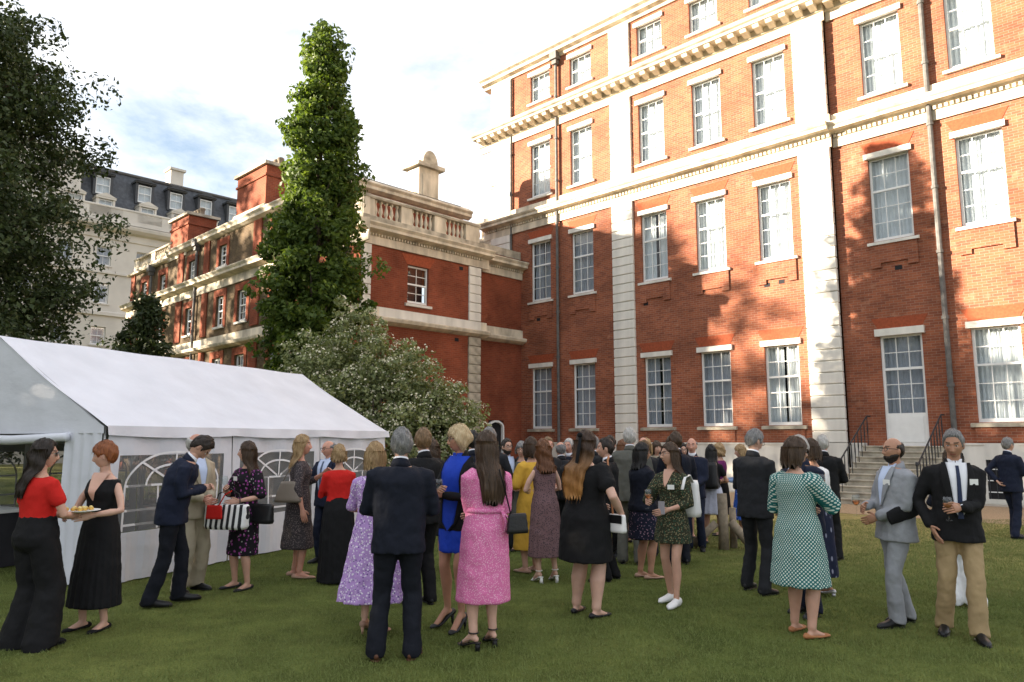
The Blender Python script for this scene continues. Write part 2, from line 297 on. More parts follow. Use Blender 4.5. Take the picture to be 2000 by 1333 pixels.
def balustrade(parent, P, a0, a1, z0, h, groups, m=STONE, nb=5, depth=.3, oc=-.2):
    """plinth, rail, pedestals and turned balusters; groups = [(a0, a1)]"""
    mb = MB(); mb.prof(P, [(oc - depth / 2, z0), (oc + depth / 2, z0), (oc + depth / 2, z0 + .28 * h), (oc - depth / 2, z0 + .28 * h)], a0, a1); mb.build('balustrade_base', STONE_D if m is STONE else m, parent)
    mb = MB(); mb.prof(P, [(oc - depth / 2 - .03, z0 + h * .88), (oc + depth / 2 + .03, z0 + h * .88), (oc + depth / 2 + .05, z0 + h * .95), (oc + depth / 2 + .02, z0 + h), (oc - depth / 2 - .02, z0 + h)], a0 - .02, a1 + .02); mb.build('balustrade_rail', STONE_D if m is STONE else m, parent)
    ed = [a0] + [x for g in groups for x in g] + [a1]
    for k in range(0, len(ed), 2):
        if ed[k + 1] - ed[k] > .02: MB().fbox(P, ed[k], ed[k + 1], z0 + .28 * h, z0 + .88 * h, oc - depth / 2 + .01, oc + depth / 2 - .01).build('pedestal', m, parent)
    hb = .6 * h; rr = .085
    me = MB().lathe((0, 0, 0), [(rr * .8, 0), (rr * .8, hb * .08), (rr * .5, hb * .12), (rr * .62, hb * .2), (rr * 1.0, hb * .36), (rr * .78, hb * .52), (rr * .42, hb * .74), (rr * .42, hb * .84), (rr * .75, hb * .88), (rr * .75, hb)], 8).mesh('baluster', m, True)
    for g0, g1 in groups:
        for k in range(nb): link('baluster', me, parent, P(g0 + (g1 - g0) * (k + .5) / nb, z0 + .28 * h, oc))
def pipe(parent, P, a, z0, z1, r=.06, o=.12, hop=False):
    mb = MB(); mb.tube([P(a, z0, o), P(a, z1, o)], r, 10, rnd=False)
    z = z0 + 1.2
    while z < z1 - .3: mb.tube([P(a, z, o), P(a, z + .09, o)], r * 1.35, 10, rnd=False); z += 1.9
    if hop: mb.fbox(P, a - .19, a + .19, z1 - .05, z1 + .3, .01, .34); mb.fbox(P, a - .12, a + .12, z1 - .25, z1 - .052, .04, .26)
    mb.build('drainpipe', LEAD, parent, recalc=True)

# ================================================================== the brick mansion
S0, U0 = -13.0, 23.02
mansion = thing('brick_mansion', 'tall red brick mansion with white stone pilasters and sash windows', 'building', W3(S0, U0), YAW)
PF = frame('front', U0, S0, U0); PR = frame('front', U0 + .16, S0, U0)
cols = [-21.626, -19.321, -15.844, -13.477, -11.105, -7.563, -5.194, -2.82, -.45]
rows_ = [(2.16, 4.76), (7.63, 10.25), (12.31, 14.74), (16.72, 18.0)]
ops = [[], []]
for ci, c in enumerate(cols):
    for ri, (z0, z1) in enumerate(rows_):
        if ci == 5 and ri == 0: z0 = 1.52
        ops[0 if ci < 5 else 1].append((c + .1, c + 1.25, z0, z1, ci, ri))
mb = MB(); wall(mb, PF, -24.0, -8.5, 0, 18.6, [o[:4] for o in ops[0]]); wall(mb, PR, -8.5, 3.0, 0, 18.6, [o[:4] for o in ops[1]])
mb.quad(PF(-24, 0, 0), PF(-24, 18.6, 0), PF(-24, 18.6, -13), PF(-24, 0, -13)); mb.quad(PR(3, 0, 0), PR(3, 18.6, 0), PR(3, 18.6, -13), PR(3, 0, -13))
mb.quad(PF(-24, 18.55, 0), PR(3, 18.55, 0), PR(3, 18.55, -13), PF(-24, 18.55, -13)); mb.quad(PF(-24, 0, -13), PF(3, 0, -13), PF(3, 18.6, -13), PF(-24, 18.6, -13))
mb.build('wall', BRICK, mansion, recalc=False)
for side, P in ((0, PF), (1, PR)):
    for a0, a1, z0, z1, ci, ri in ops[side]:
        if ci == 5 and ri == 0: continue
        rows = [(2, 3), (2, 3), (2, 2), (1, 1)][ri]
        cu = CURT if ri else (CURT_G if ci < 4 else CURT)
        if ri == 1 and ci < 2: cu = CURT_G
        window(mansion, P, 'f', a0, a1, z0, z1, 3, rows, curtain=cu, lintel=(.1, .09, .155, .085), sill=(.14, .12, .1, STONE_W) if ri != 0 else (.16, .13, .12, STONE_D), singles=(ri < 3), fold=.6 if ri > 1 else 1.1)
        if ri < 2:                                                        # gauged flat arch
            m2 = MB(); m2.hexa([P(a0 - .02, z1 + .19, .0), P(a1 + .02, z1 + .19, 0), P(a1 + .02, z1 + .19, .012), P(a0 - .02, z1 + .19, .012), P(a0 - .2, z1 + .52, 0), P(a1 + .2, z1 + .52, 0), P(a1 + .2, z1 + .52, .012), P(a0 - .2, z1 + .52, .012)])
            m2.build('brick_arch', MATS.get('gauged') or mat('gauged', (.30, .07, .03), .9, var=.2, vscale=14), mansion)
        if ri == 1:                                                       # brick apron under the sill
            m2 = MB(); pr = [(a0 - .08, z0 - .12), (a1 + .08, z0 - .12), (a1 + .08, z0 - .82), (a1 - .2, z0 - .82), (a1 - .2, z0 - .68), (a0 + .2, z0 - .68), (a0 + .2, z0 - .82), (a0 - .08, z0 - .82)]
            n_ = len(pr); m2.add([P(a, z, .055) for a, z in pr] + [P(a, z, -.01) for a, z in pr], [tuple(range(n_))] + [(i, (i + 1) % n_, n_ + (i + 1) % n_, n_ + i) for i in range(n_)]); m2.build('brick_apron', BRICK, mansion)
        if ri == 0: MB().fbox(P, a0 - .08, a1 + .08, 1.62, z0 - .135, 0, .045).build('brick_apron', BRICK, mansion)
for P, a, z in ((PF, -21.2, 6.75), (PF, -15.7, 6.72), (PF, -13.3, 6.9), (PF, -12.9, 7.05), (PF, -10.9, 6.72), (PF, -10.4, 6.76), (PR, -6.9, 6.68), (PF, -12.6, 1.85), (PR, -4.3, 1.9)):
    MB().fbox(P, a, a + .2, z, z + .13, -.02, .006).build('air_vent', DARK, mansion)
# stone plinth
mb = MB(); mb.fbox(PF, -22.3, -8.52, 0, 1.55, 0, .07); mb.fbox(PF, -22.3, -8.5, 1.55, 1.6, 0, .1)
for a0, a1 in ((-8.48, -8.0), (-5.75, -4.98), (-4.22, 3.0)): mb.fbox(PR, a0, a1, 0, 1.55, 0, .07); mb.fbox(PR, a0, a1, 1.55, 1.6, 0, .1)
mb.fbox(PR, -4.98, -4.22, 0, .13, 0, .07); mb.fbox(PR, -4.98, -4.22, 1.16, 1.6, 0, .07); mb.build('stone_plinth', STONE_W, mansion)
# barred basement window
bw = MB().fbox(PR, -4.98, -4.22, .13, 1.16, -.02, .004).build('basement_window', DARK, mansion)
for k in range(5): MB().fbox(PR, -4.95 + k * .17, -4.925 + k * .17, .13, 1.16, .03, .05).build('bar', IRON, bw)
for k in range(3): MB().fbox(PR, -4.98, -4.22, .3 + k * .3, .325 + k * .3, .026, .047).build('cross_bar', PAINT, bw)
# pilasters of rusticated blocks
for a0, a1, P in ((-24.0, -22.76, PF), (-17.07, -16.08, PF), (-9.52, -8.5, PF), (-1.0, 0.0, PR)):
    lo = 9.4 if a0 < -23 else 1.6
    for z0, z1 in ((lo, 10.9), (11.98, 15.2), (16.28, 18.33)): blocks(mansion, P, a0, a1, z0, z1, max(2, round((z1 - z0) / .36)), .1)
    if a0 > -23: MB().fbox(P, a0 - .03, a1 + .03, 0, 1.6, .071, .16).build('pilaster_base', STONE_W, mansion)
# cornices
LOW = [(0, 10.9), (.07, 10.9), (.07, 11.2), (.05, 11.2), (.05, 11.32), (.15, 11.33), (.2, 11.38), (.38, 11.4), (.38, 11.5), (.43, 11.54), (.47, 11.6), (.47, 11.63), (.1, 11.7), (.1, 11.98), (0, 11.98)]
UPP = [(0, 15.2), (.07, 15.2), (.07, 15.5), (.14, 15.52), (.14, 15.74), (.62, 15.75), (.62, 15.84), (.7, 15.88), (.75, 15.95), (.75, 15.98), (.1, 16.08), (.1, 16.28), (0, 16.28)]
TOP = [(0, 18.33), (.08, 18.33), (.1, 18.45), (.3, 18.5), (.32, 18.62), (.46, 18.68), (.5, 18.8), (.5, 18.84), (-.3, 18.9), (-.3, 18.3)]
for nm, pr, ov in (('lower_cornice', LOW, .47), ('modillion_cornice', UPP, .75), ('roof_cornice', TOP, .5)):
    mb = MB(); mb.prof(PF, pr, -24.0 - ov, -8.44); mb.prof(PR, pr, -8.438, 3.2); mb.build(nm, STONE, mansion)
dm = MB(); a = -24.3
while a < 3:
    P = PF if a < -8.5 else PR; dm.fbox(P, a, a + .085, 11.215, 11.318, .051, .125); a += .15
tag(dm.build('dentils', STONE, mansion), kind='stuff')
me = MB().hexa([(-.11, -.14, 15.55), (.11, -.14, 15.55), (.11, -.5, 15.63), (-.11, -.5, 15.63), (-.11, -.14, 15.748), (.11, -.14, 15.748), (.11, -.58, 15.748), (-.11, -.58, 15.748)]).mesh('modillion', STONE)
a = -24.4
while a < 2.6:
    link('modillion', me, mansion, PF(a, 0, 0) if a < -8.5 else PR(a, 0, 0)); a += .462
pipe(mansion, PF, -19.9, .05, 18.2, hop=True); pipe(mansion, PF, -22.68, 9.6, 18.3, .045, .08); pipe(mansion, PR, -5.65, .05, 15.1, .075, .13)
# garden door, steps and iron railings
dz = (1.52, 4.76); a0, a1 = -7.463, -6.313
dr = MB(); dr.fbox(PR, a0, a0 + .07, *dz, -.17, -.08); dr.fbox(PR, a1 - .07, a1, *dz, -.17, -.08); dr.fbox(PR, a0 + .07, a1 - .07, 1.52, 2.46, -.16, -.09); dr.fbox(PR, a0 + .14, a1 - .14, 1.62, 2.36, -.09, -.075); dr.fbox(PR, a0 + .07, a1 - .07, 4.69, 4.76, -.16, -.09); dr.fbox(PR, a0 + .07, a1 - .07, 3.72, 3.79, -.155, -.08)
door = dr.build('garden_door', PAINT, mansion); door['label'] = 'white half-glazed garden door at the top of the steps'
bars = MB(); pw = (a1 - a0 - .14) / 3
for k in (1, 2): bars.fbox(PR, a0 + .07 + k * pw - .011, a0 + .07 + k * pw + .011, 2.46, 4.69, -.15, -.11)
for lo, hi, n in ((2.46, 3.72, 3), (3.79, 4.69, 2)):
    ph = (hi - lo) / n
    for j in range(n):
        if j: bars.fbox(PR, a0 + .07, a1 - .07, lo + j * ph - .011, lo + j * ph + .011, -.149, -.111)
        for k in range(3):
            key = ('d', round(ph, 2)); 
            if key not in PANES: PANES[key] = MB().box(-pw / 2 + .008, pw / 2 - .008, -.003, .003, -ph / 2 + .008, ph / 2 - .008).mesh('pane', GLASS)
            link('pane', PANES[key], door, PR(a0 + .07 + (k + .5) * pw, lo + (j + .5) * ph, -.13))
bars.build('glazing_bars', PAINT, door)
v = []; f = []
for i in range(41): d = .03 * math.sin(i * 1.4); v += [PR(a0 + (a1 - a0) * i / 40, 2.4, -.3 + d), PR(a0 + (a1 - a0) * i / 40, 4.76, -.3 + d * .6)]
MB().add(v, [(2 * i, 2 * i + 2, 2 * i + 3, 2 * i + 1) for i in range(40)]).build('curtain', CURT_G, door, smooth=True, recalc=False)
MB().quad(PR(a0, 1.5, -.42), PR(a1, 1.5, -.42), PR(a1, 4.76, -.42), PR(a0, 4.76, -.42)).build('dark_room', DARK, door)
MB().fbox(PR, a0 - .1, a1 + .09, 4.74, 4.95, -.05, .12).build('lintel', STONE_W, door)
MB().hexa([PR(a0 - .02, 4.96, 0), PR(a1 + .02, 4.96, 0), PR(a1 + .02, 4.96, .012), PR(a0 - .02, 4.96, .012), PR(a0 - .2, 5.28, 0), PR(a1 + .2, 5.28, 0), PR(a1 + .2, 5.28, .012), PR(a0 - .2, 5.28, .012)]).build('brick_arch', MATS['gauged'], mansion)
steps = thing('stone_steps', 'flight of worn grey stone steps up to the white garden door', 'steps', W3(-6.88, 21.6), YAW)
ns, run = 10, .27
for k in range(ns):
    z1 = 1.52 * (k + 1) / ns; o1 = (ns - k) * run + .12
    m2 = MB(); PS = lambda a, z, o: (a, 1.58 - o, z)
    m2.fbox(PS, -1.12, 1.12, z1 - .152 + (.003 if k else 0), z1 - .045, .0, o1 - .02); m2.prof(PS, [(0, z1 - .045), (o1, z1 - .045), (o1 + .012, z1 - .022), (o1, z1), (0, z1)], -1.14, 1.14); m2.build('step', STONE_D, steps)
for sd in (-1, 1):
    rl = thing('iron_railing', 'black iron handrail with balusters on the %s of the garden steps' % ('side nearer the pilaster' if sd < 0 else 'side nearer the drainpipe'), 'railing', W3(-6.88 + sd * .98, 21.6), YAW)
    pts = []
    for k in range(ns + 1):
        o = (ns - k) * run + .05; z = 1.52 * min(k + 1, ns) / ns
        if k < ns: MB().tube([(0, 1.58 - o, z - .01), (0, 1.58 - o, z + .35), (0, 1.58 - o, z + .45), (0, 1.58 - o, z + .84)], [.011, .013, .02, .011], 6, rnd=False).build('baluster', IRON, rl)
        pts.append((0, 1.58 - o, z + .86))
    MB().tube(pts, .022, 8).build('handrail', IRON, rl, smooth=True)
    MB().lathe((0, 1.58 - ns * run - .05, .14), [(.05, 0), (.035, .06), (.025, .2), (.03, .5), (.022, .6), (.022, .9), (.04, .92), (.03, .99), (.0, 1.0)], 8).build('newel_post', IRON, rl)

# ================================================================== the left wing
S1, U1, UE = -21.7, 14.4, 20.15
wing = thing('brick_wing', 'lower red brick wing with stone balustrade and chimneys beside the mansion', 'building', W3(-30, 18), YAW)
PE = frame('side', S1, -30, 18); PW = frame('front', U1, -30, 18); PK = frame('side', S1 - .42, -30, 18); PA = frame('side', -23.3, -30, 18)
eo = [(16.45, 17.45, 6.76, 8.2)]
mb = MB(); wall(mb, PE, U1, UE, 0, 9.0, eo); wall(mb, PK, UE, U0, 0, 9.0, [(21.05, 21.95, 0, 2.5)], m=0)
mb.quad(PE(UE, 0, 0), PE(UE, 9, 0), PK(UE, 9, 0), PK(UE, 0, 0)); mb.quad(PE(U1, 9.45, .0), PE(U0, 9.45, .0), PE(U0, 9.45, -8), PE(U1, 9.45, -8))
wall(mb, PA, U1 + .02, 20.6, 9.4, 11.75, []); mb.quad(PA(20.6, 9.4, 0), PA(20.6, 11.75, 0), PA(20.6, 11.75, -9), PA(20.6, 9.4, -9))
mb.build('wall', BRICK2, wing, recalc=False)
fw_ops = [(-31.4, -30.5, 6.9, 8.3), (-33.6, -32.8, 6.9, 8.3), (-37.15, -36.4, 6.85, 8.2), (-28.3, -27.5, 6.9, 8.3), (-25.0, -24.2, 6.9, 8.3), (-40.9, -40.1, 6.85, 8.2), (-43.6, -42.8, 6.85, 8.2),
          (-33.55, -32.75, 9.75, 10.75), (-37.05, -36.2, 9.6, 10.6), (-40.9, -40.1, 9.55, 10.5), (-43.6, -42.8, 9.55, 10.5), (-28.3, -27.5, 9.75, 10.75),
          (-28.3, -27.5, 3.6, 5.4), (-31.4, -30.5, 3.6, 5.4), (-33.7, -32.8, 3.6, 5.4), (-37.1, -36.3, 3.6, 5.4)]
mb = MB(); wall(mb, PW, -45.3, S1, 0, 9.2, [o for o in fw_ops if o[2] < 9]); wall(mb, PW, -45.3, -23.3, 9.2, 11.35, [o for o in fw_ops if o[2] > 9])
mb.quad(PW(-45.3, 0, 0), PW(-45.3, 11.3, 0), PW(-45.3, 11.3, -9), PW(-45.3, 0, -9)); mb.build('front_wall', STOCK, wing, recalc=False)
for o in fw_ops:
    window(wing, PW, 'f', *o, 2 if o[1] - o[0] < .82 else 3, (2, 2), curtain=CURT_G, sill=(.12, .13, .1, STONE_W), singles=True, fold=.5)
    rb = MB(); rb.fbox(PW, o[0] - .26, o[0] - .002, o[2] - .1, o[3] + .32, 0, .03); rb.fbox(PW, o[1] + .002, o[1] + .26, o[2] - .1, o[3] + .32, 0, .03); rb.fbox(PW, o[0] - .002, o[1] + .002, o[3] + .002, o[3] + .32, 0, .03); rb.build('red_brick_surround', BRICK2, wing)
for a0, a1 in ((-30.05, -29.3), (-35.2, -34.6), (-38.4, -37.7), (-45.3, -44.7), (-26.6, -25.9), (-22.4, -21.7)):
    for z0, z1 in ((0, 5.8), (6.55, 8.66), (9.62, 11.3)):
        if a1 > -22 and z0 > 9: continue
        MB().fbox(PW, a0, a1 - .001, z0, z1, 0, .06).build('red_brick_pier', BRICK2, wing)
WL = [(0, 5.8), (.1, 5.82), (.3, 5.9), (.34, 6.0), (.34, 6.03), (.08, 6.1), (.08, 6.42), (0, 6.42)]
WM = [(0, 8.68), (.07, 8.68), (.07, 8.98), (.05, 8.98), (.05, 9.08), (.16, 9.1), (.4, 9.16), (.4, 9.26), (.48, 9.36), (.48, 9.4), (.1, 9.48), (0, 9.48)]
WT = [(0, 11.2), (.08, 11.22), (.25, 11.3), (.25, 11.42), (.33, 11.5), (.33, 11.54), (0, 11.75)]
mb = MB(); mb.prof(PW, WL, -45.6, S1 + .34); mb.prof(PE, WL, U1 + .001, UE + .3); mb.prof(PK, WL, UE + .3, U0); mb.build('string_course', STONE, wing)
mb = MB(); mb.prof(PW, WM, -45.75, S1 + .48); mb.prof(PE, WM, U1 + .001, UE + .45); mb.prof(PK, WM, UE + .45, U0 + .3); mb.build('main_cornice', STONE, wing)
mb = MB(); mb.prof(PW, WT, -39.6, -23.3 + .3); mb.prof(PA, WT, U1 + .05, 20.6 + .3); mb.prof(PW, [(0, 11.1), (.2, 11.12), (.25, 11.2), (0, 11.3)], -45.5, -39.7); mb.build('attic_cornice', STONE, wing)
MB().fbox(PE, U1 + .75, UE - .02, 6.03, 6.42, .081, .085).build('plain_band', STONE_W, wing)
dm = MB(); a = U1 - .3
while a < U0: dm.fbox(PE if a < UE else PK, a, a + .07, 8.985, 9.075, .051, .13); a += .13
tag(dm.build('dentils', STONE, wing), kind='stuff')
blocks(wing, PE, 19.5, UE, 6.43, 8.67, 6, .07); blocks(wing, PE, U1 + .001, 14.78, 6.43, 8.67, 6, .07); blocks(wing, PE, 19.5, UE, .2, 5.79, 15, .07, STONE_D); blocks(wing, PE, U1 + .001, 14.78, .2, 5.79, 15, .07, STONE_D)
window(wing, PE, 's', *eo[0], 2, (2, 2), curtain=None, sill=(.12, .13, .1, STONE_W), fold=.5)
MB().hexa([PE(16.4, 8.22, 0), PE(17.5, 8.22, 0), PE(17.5, 8.22, .012), PE(16.4, 8.22, .012), PE(16.15, 8.6, 0), PE(17.75, 8.6, 0), PE(17.75, 8.6, .012), PE(16.15, 8.6, .012)]).build('brick_arch', MATS['gauged'], wing)
balustrade(wing, PE, U1, UE, 9.46, 1.08, [(14.95, 16.15), (16.65, 17.75), (18.3, 19.4)])
balustrade(wing, PW, -24.0, S1 + .0, 9.46, 1.08, [(-23.6, -22.4)], oc=-.16)
balustrade(wing, PW, -45.3, -39.7, 11.3, .85, [(-44.6, -42.7), (-42.1, -40.2)], nb=8)
MB().fbox(PK, UE + .32, U0 - .02, 9.48, 9.95, -.5, -.02).build('link_parapet', STONE_D, wing)
PB = frame('front', U0 + .5, -30, 18); MB().fbox(PB, -28.5, -24.02, 8, 11.0, -.5, 0).build('link_wall', STONE, wing); balustrade(wing, PB, -28.3, -24.05, 11.0, 1.15, [(-27.8, -24.4)], nb=12)
# small arched garden door in the link
dw = MB(); dw.fbox(PK, 21.05, 21.13, .02, 2.2, -.1, .02); dw.fbox(PK, 21.87, 21.95, .02, 2.2, -.1, .02)
arc = [(21.5 + .45 * math.cos(t_), 2.2 + .3 * math.sin(t_)) for t_ in np.linspace(0, math.pi, 11)]; arc2 = [(21.5 + .37 * math.cos(t_), 2.2 + .22 * math.sin(t_)) for t_ in np.linspace(0, math.pi, 11)]
for k in range(10):
    (a, z), (b_, y) = arc[k], arc[k + 1]; (c, x), (d, e) = arc2[k], arc2[k + 1]
    dw.hexa([PK(a, z, -.1), PK(b_, y, -.1), PK(d, e, -.1), PK(c, x, -.1), PK(a, z, .02), PK(b_, y, .02), PK(d, e, .02), PK(c, x, .02)])
dd = dw.build('arched_door', PAINT, wing); MB().quad(PK(21.1, 0, -.15), PK(21.9, 0, -.15), PK(21.9, 2.5, -.15), PK(21.1, 2.5, -.15)).build('dark_room', DARK, dd)
# roofs and chimneys
rf = MB(); A = [PA(U1 + .3, 11.72, .1), PA(20.4, 11.72, .1), PA(17.2, 13.1, -4.0), PA(17.0, 13.1, -4.0)]
B_ = [PW(-45, 11.5, -.3), PW(-23.3, 11.72, -.3), PA(17.0, 13.1, -4.0), PW(-44, 13.1, -2.6)]
rf.add([A[0], A[1], A[2], A[3]], [(0, 1, 2, 3)]); rf.add(B_, [(0, 1, 2, 3)]); rf.add([PA(20.4, 11.72, .1), PA(20.4, 11.72, -20), PA(17.2, 13.1, -20), PA(17.2, 13.1, -4.0)], [(0, 1, 2, 3)]); rf.build('slate_roof', SLATE, wing, recalc=False)
def chimney(a0, a1, z0, z1, d0, d1, pots):
    m2 = MB(); m2.fbox(PW, a0, a1, z0, z1, -d1, -d0); m2.fbox(PW, a0 - .06, a1 + .06, z1 - .5, z1 - .4, -d1 - .06, -d0 + .06); ch = m2.build('brick_chimney', BRICK2, wing)
    MB().fbox(PW, a0 - .14, a1 + .14, z1 + .002, z1 + .14, -d1 - .14, -d0 + .14).build('chimney_cap', STONE_D, ch); MB().fbox(PW, a0 - .1, a1 + .1, z0 - .25, z0 + .25, -d1 - .1, -d0 + .1).build('chimney_foot', STONE, ch)
    me = MB().lathe((0, 0, 0), [(.15, 0), (.13, .08), (.12, .26), (.16, .3), (.16, .36), (.1, .4)], 10).mesh('chimney_pot', mat('pot_clay', (.2, .16, .12), .9), True)
    for k in range(pots): link('chimney_pot', me, ch, PW(a0 + (a1 - a0) * (k + .5) / pots, z1 + .14, -(d0 + d1) / 2))
chimney(-32.1, -29.3, 11.6, 13.65, .05, 1.5, 8); chimney(-39.9, -37.6, 11.3, 13.2, .05, 1.5, 7)
m2 = MB(); m2.fbox(PA, 19.0, 20.1, 11.6, 13.5, -1.9, -1.1); m2.fbox(PA, 19.2, 19.9, 11.8, 13.2, -1.098, -1.07); sc = m2.build('stone_chimney', STONE, wing)
m2 = MB(); m2.fbox(PA, 18.8, 20.3, 13.502, 13.68, -2.1, -.9); m2.build('chimney_cap', STONE_D, sc)
v0 = [PA(19.55 + .42 * math.cos(t_), 13.68 + .62 * math.sin(t_), -1.0) for t_ in np.linspace(0, math.pi, 13)]; v1 = [PA(19.55 + .42 * math.cos(t_), 13.68 + .62 * math.sin(t_), -2.0) for t_ in np.linspace(0, math.pi, 13)]
MB().add(v0 + v1, [tuple(range(13))[::-1], tuple(range(13, 26))] + [(i, i + 1, 14 + i, 13 + i) for i in range(12)] + [(12, 0, 13, 25)]).build('rounded_crest', STONE_D, sc)
pipe(wing, PW, -35.9, 0, 11.2, .06, .12, True); pipe(wing, PW, -41.9, 0, 10.9, .06, .12, True)
for a, z in ((18.9, 5.6), (19.1, 8.5)): MB().fbox(PE, a - .1, a + .1, z - .07, z + .07, -.02, .006).build('air_vent', DARK, wing)

# ================================================================== far stone mansion block with mansard roof
SB = -62.0
far = thing('stone_office_building', 'pale stone building with grey mansard roof and dormers behind the wing', 'building', W3(SB, 22), YAW)
PQ = frame('side', SB, SB, 22)
fo = [(a, a + 1.05, z0, z1) for a in (9.3, 11.8, 14.3, 17.0, 19.9, 22.5, 25.1) for z0, z1 in ((15.2, 16.7), (12.2, 13.8), (8.95, 10.35), (5.2, 6.9))]
mb = MB(); wall(mb, PQ, 5, 32, 0, 17.6, fo, .25); mb.quad(PQ(5, 0, 0), PQ(5, 18, 0), PQ(5, 18, -12), PQ(5, 0, -12)); mb.build('wall', STONE_F, far, recalc=False)
for o in fo: window(far, PQ, 's', *o, 2, (1, 1), setback=.2, curtain=CURT_G, sill=(.1, .12, .08, STONE_F), singles=False, fold=.4)
mb = MB(); mb.prof(PQ, [(0, 17.3), (.1, 17.35), (.12, 17.9), (.5, 18.0), (.75, 18.2), (.8, 18.4), (.8, 18.5), (0, 18.7)], 4.5, 32); mb.prof(PQ, [(0, 14.5), (.15, 14.55), (.15, 14.7), (0, 14.75)], 5, 32); mb.prof(PQ, [(0, 11.2), (.2, 11.25), (.2, 11.5), (0, 11.6)], 5, 32); mb.build('cornice', STONE_F, far)
balustrade(far, PQ, 5, 32, 18.7, 1.25, [(18.6, 19.7), (21.6, 22.2), (24.0, 24.7), (15.0, 16.2)], m=STONE_F, nb=4, oc=.1)
mb = MB(); mb.add([PQ(5, 19.2, -.5), PQ(32, 19.2, -.5), PQ(32, 23.6, -2.2), PQ(5, 23.6, -2.2)], [(0, 1, 2, 3)]); mb.add([PQ(5, 23.6, -2.2), PQ(32, 23.6, -2.2), PQ(32, 24.3, -6), PQ(5, 24.3, -6)], [(0, 1, 2, 3)]); mb.add([PQ(5, 19.2, -.5), PQ(5, 23.6, -2.2), PQ(5, 24.3, -6), PQ(5, 19.2, -12)], [(0, 1, 2, 3)]); mb.build('mansard_roof', SLATE, far, recalc=False)
MB().tube([PQ(5, 23.6, -2.15), PQ(32, 23.6, -2.15)], .14, 8, rnd=False).build('roof_roll', LEAD, far)
MB().fbox(PQ, 23.2, 24.3, 23.2, 25.3, -4.2, -3.0).build('chimney_stack', STONE_F, far); MB().fbox(PQ, 23.05, 24.45, 25.302, 25.5, -4.35, -2.85).build('stack_cap', STONE_F, far)
for a in (12.6, 14.7, 16.85, 20.0, 22.55, 25.1, 27.7):
    dm_ = MB(); dm_.fbox(PQ, a - .2, a - .002, 21.0, 22.75, -2.3, -1.0); dm_.fbox(PQ, a + 1.05, a + 1.25, 21.0, 22.75, -2.3, -1.0); dm_.prof(lambda q, z, o: PQ(q, z, o), [(-2.4, 22.75), (-.85, 22.75), (-.8, 22.85), (-2.4, 22.9)], a - .3, a + 1.35)
    dm_.add([PQ(a - .3, 22.9, -.85), PQ(a + 1.35, 22.9, -.85), PQ(a + .52, 23.25, -.85), PQ(a - .3, 22.9, -2.4), PQ(a + 1.35, 22.9, -2.4), PQ(a + .52, 23.25, -2.4)], [(0, 1, 2), (3, 5, 4), (0, 2, 5, 3), (1, 4, 5, 2)]); d_ = dm_.build('dormer', mat('dormer_lead', (.06, .062, .066), .6), far)
    window(far, PQ, 's', a, a + 1.05, 21.15, 22.6, 2, (1, 1), setback=1.05, curtain=CURT, singles=False, fold=.4)
    d2 = MB(); d2.fbox(PQ, a - .15, a + .0, 18.72, 20.5, -1.0, .0); d2.fbox(PQ, a + 1.05, a + 1.2, 18.72, 20.5, -1.0, .0); d2.fbox(PQ, a - .2, a + 1.25, 20.5, 20.65, -1.0, .08); d2.add([PQ(a - .25, 20.652, .1), PQ(a + 1.3, 20.652, .1), PQ(a + .52, 21.0, .1), PQ(a - .25, 20.652, -1), PQ(a + 1.3, 20.652, -1), PQ(a + .52, 21.0, -1)], [(0, 1, 2), (3, 5, 4), (0, 2, 5, 3), (1, 4, 5, 2)]); d2.build('lower_dormer', STONE_F, far)
    window(far, PQ, 's', a + .02, a + 1.03, 18.85, 20.45, 2, (1, 1), setback=.1, curtain=CURT, singles=False, fold=.4)
MB().fbox(PQ, 5, 15.6, 17.6, 24.0, -10, -.2).build('corner_pavilion', STONE_F, far)
# ================================================================== trees and shrubs
def leaf_mat(name, c1, c2, trans=.35):
    m = bpy.data.materials.new(name); m.use_nodes = True; N, L = nodes_of(m); b = N['Principled BSDF']; b.inputs['Roughness'].default_value = .55; b.inputs['Specular IOR Level'].default_value = .25
    g = N.new('ShaderNodeNewGeometry'); r = N.new('ShaderNodeValToRGB'); r.color_ramp.elements[0].color = (*c1, 1); r.color_ramp.elements[1].color = (*c2, 1); L.new(g.outputs['Random Per Island'], r.inputs[0]); L.new(r.outputs[0], b.inputs['Base Color'])
    tl = N.new('ShaderNodeBsdfTranslucent'); mu = N.new('ShaderNodeMixRGB'); mu.blend_type = 'MULTIPLY'; mu.inputs[0].default_value = 1; mu.inputs[2].default_value = (1.3, 1.35, .6, 1); L.new(r.outputs[0], mu.inputs[1]); L.new(mu.outputs[0], tl.inputs[0])
    ms = N.new('ShaderNodeMixShader'); ms.inputs[0].default_value = trans; L.new(b.outputs[0], ms.inputs[1]); L.new(tl.outputs[0], ms.inputs[2]); L.new(ms.outputs[0], N['Material Output'].inputs['Surface'])
    return m
BARK = mat('bark', (.075, .058, .042), .95, var=.3, vscale=9, bump=.6, bscale=22, bstretch=(1, 1, .2))
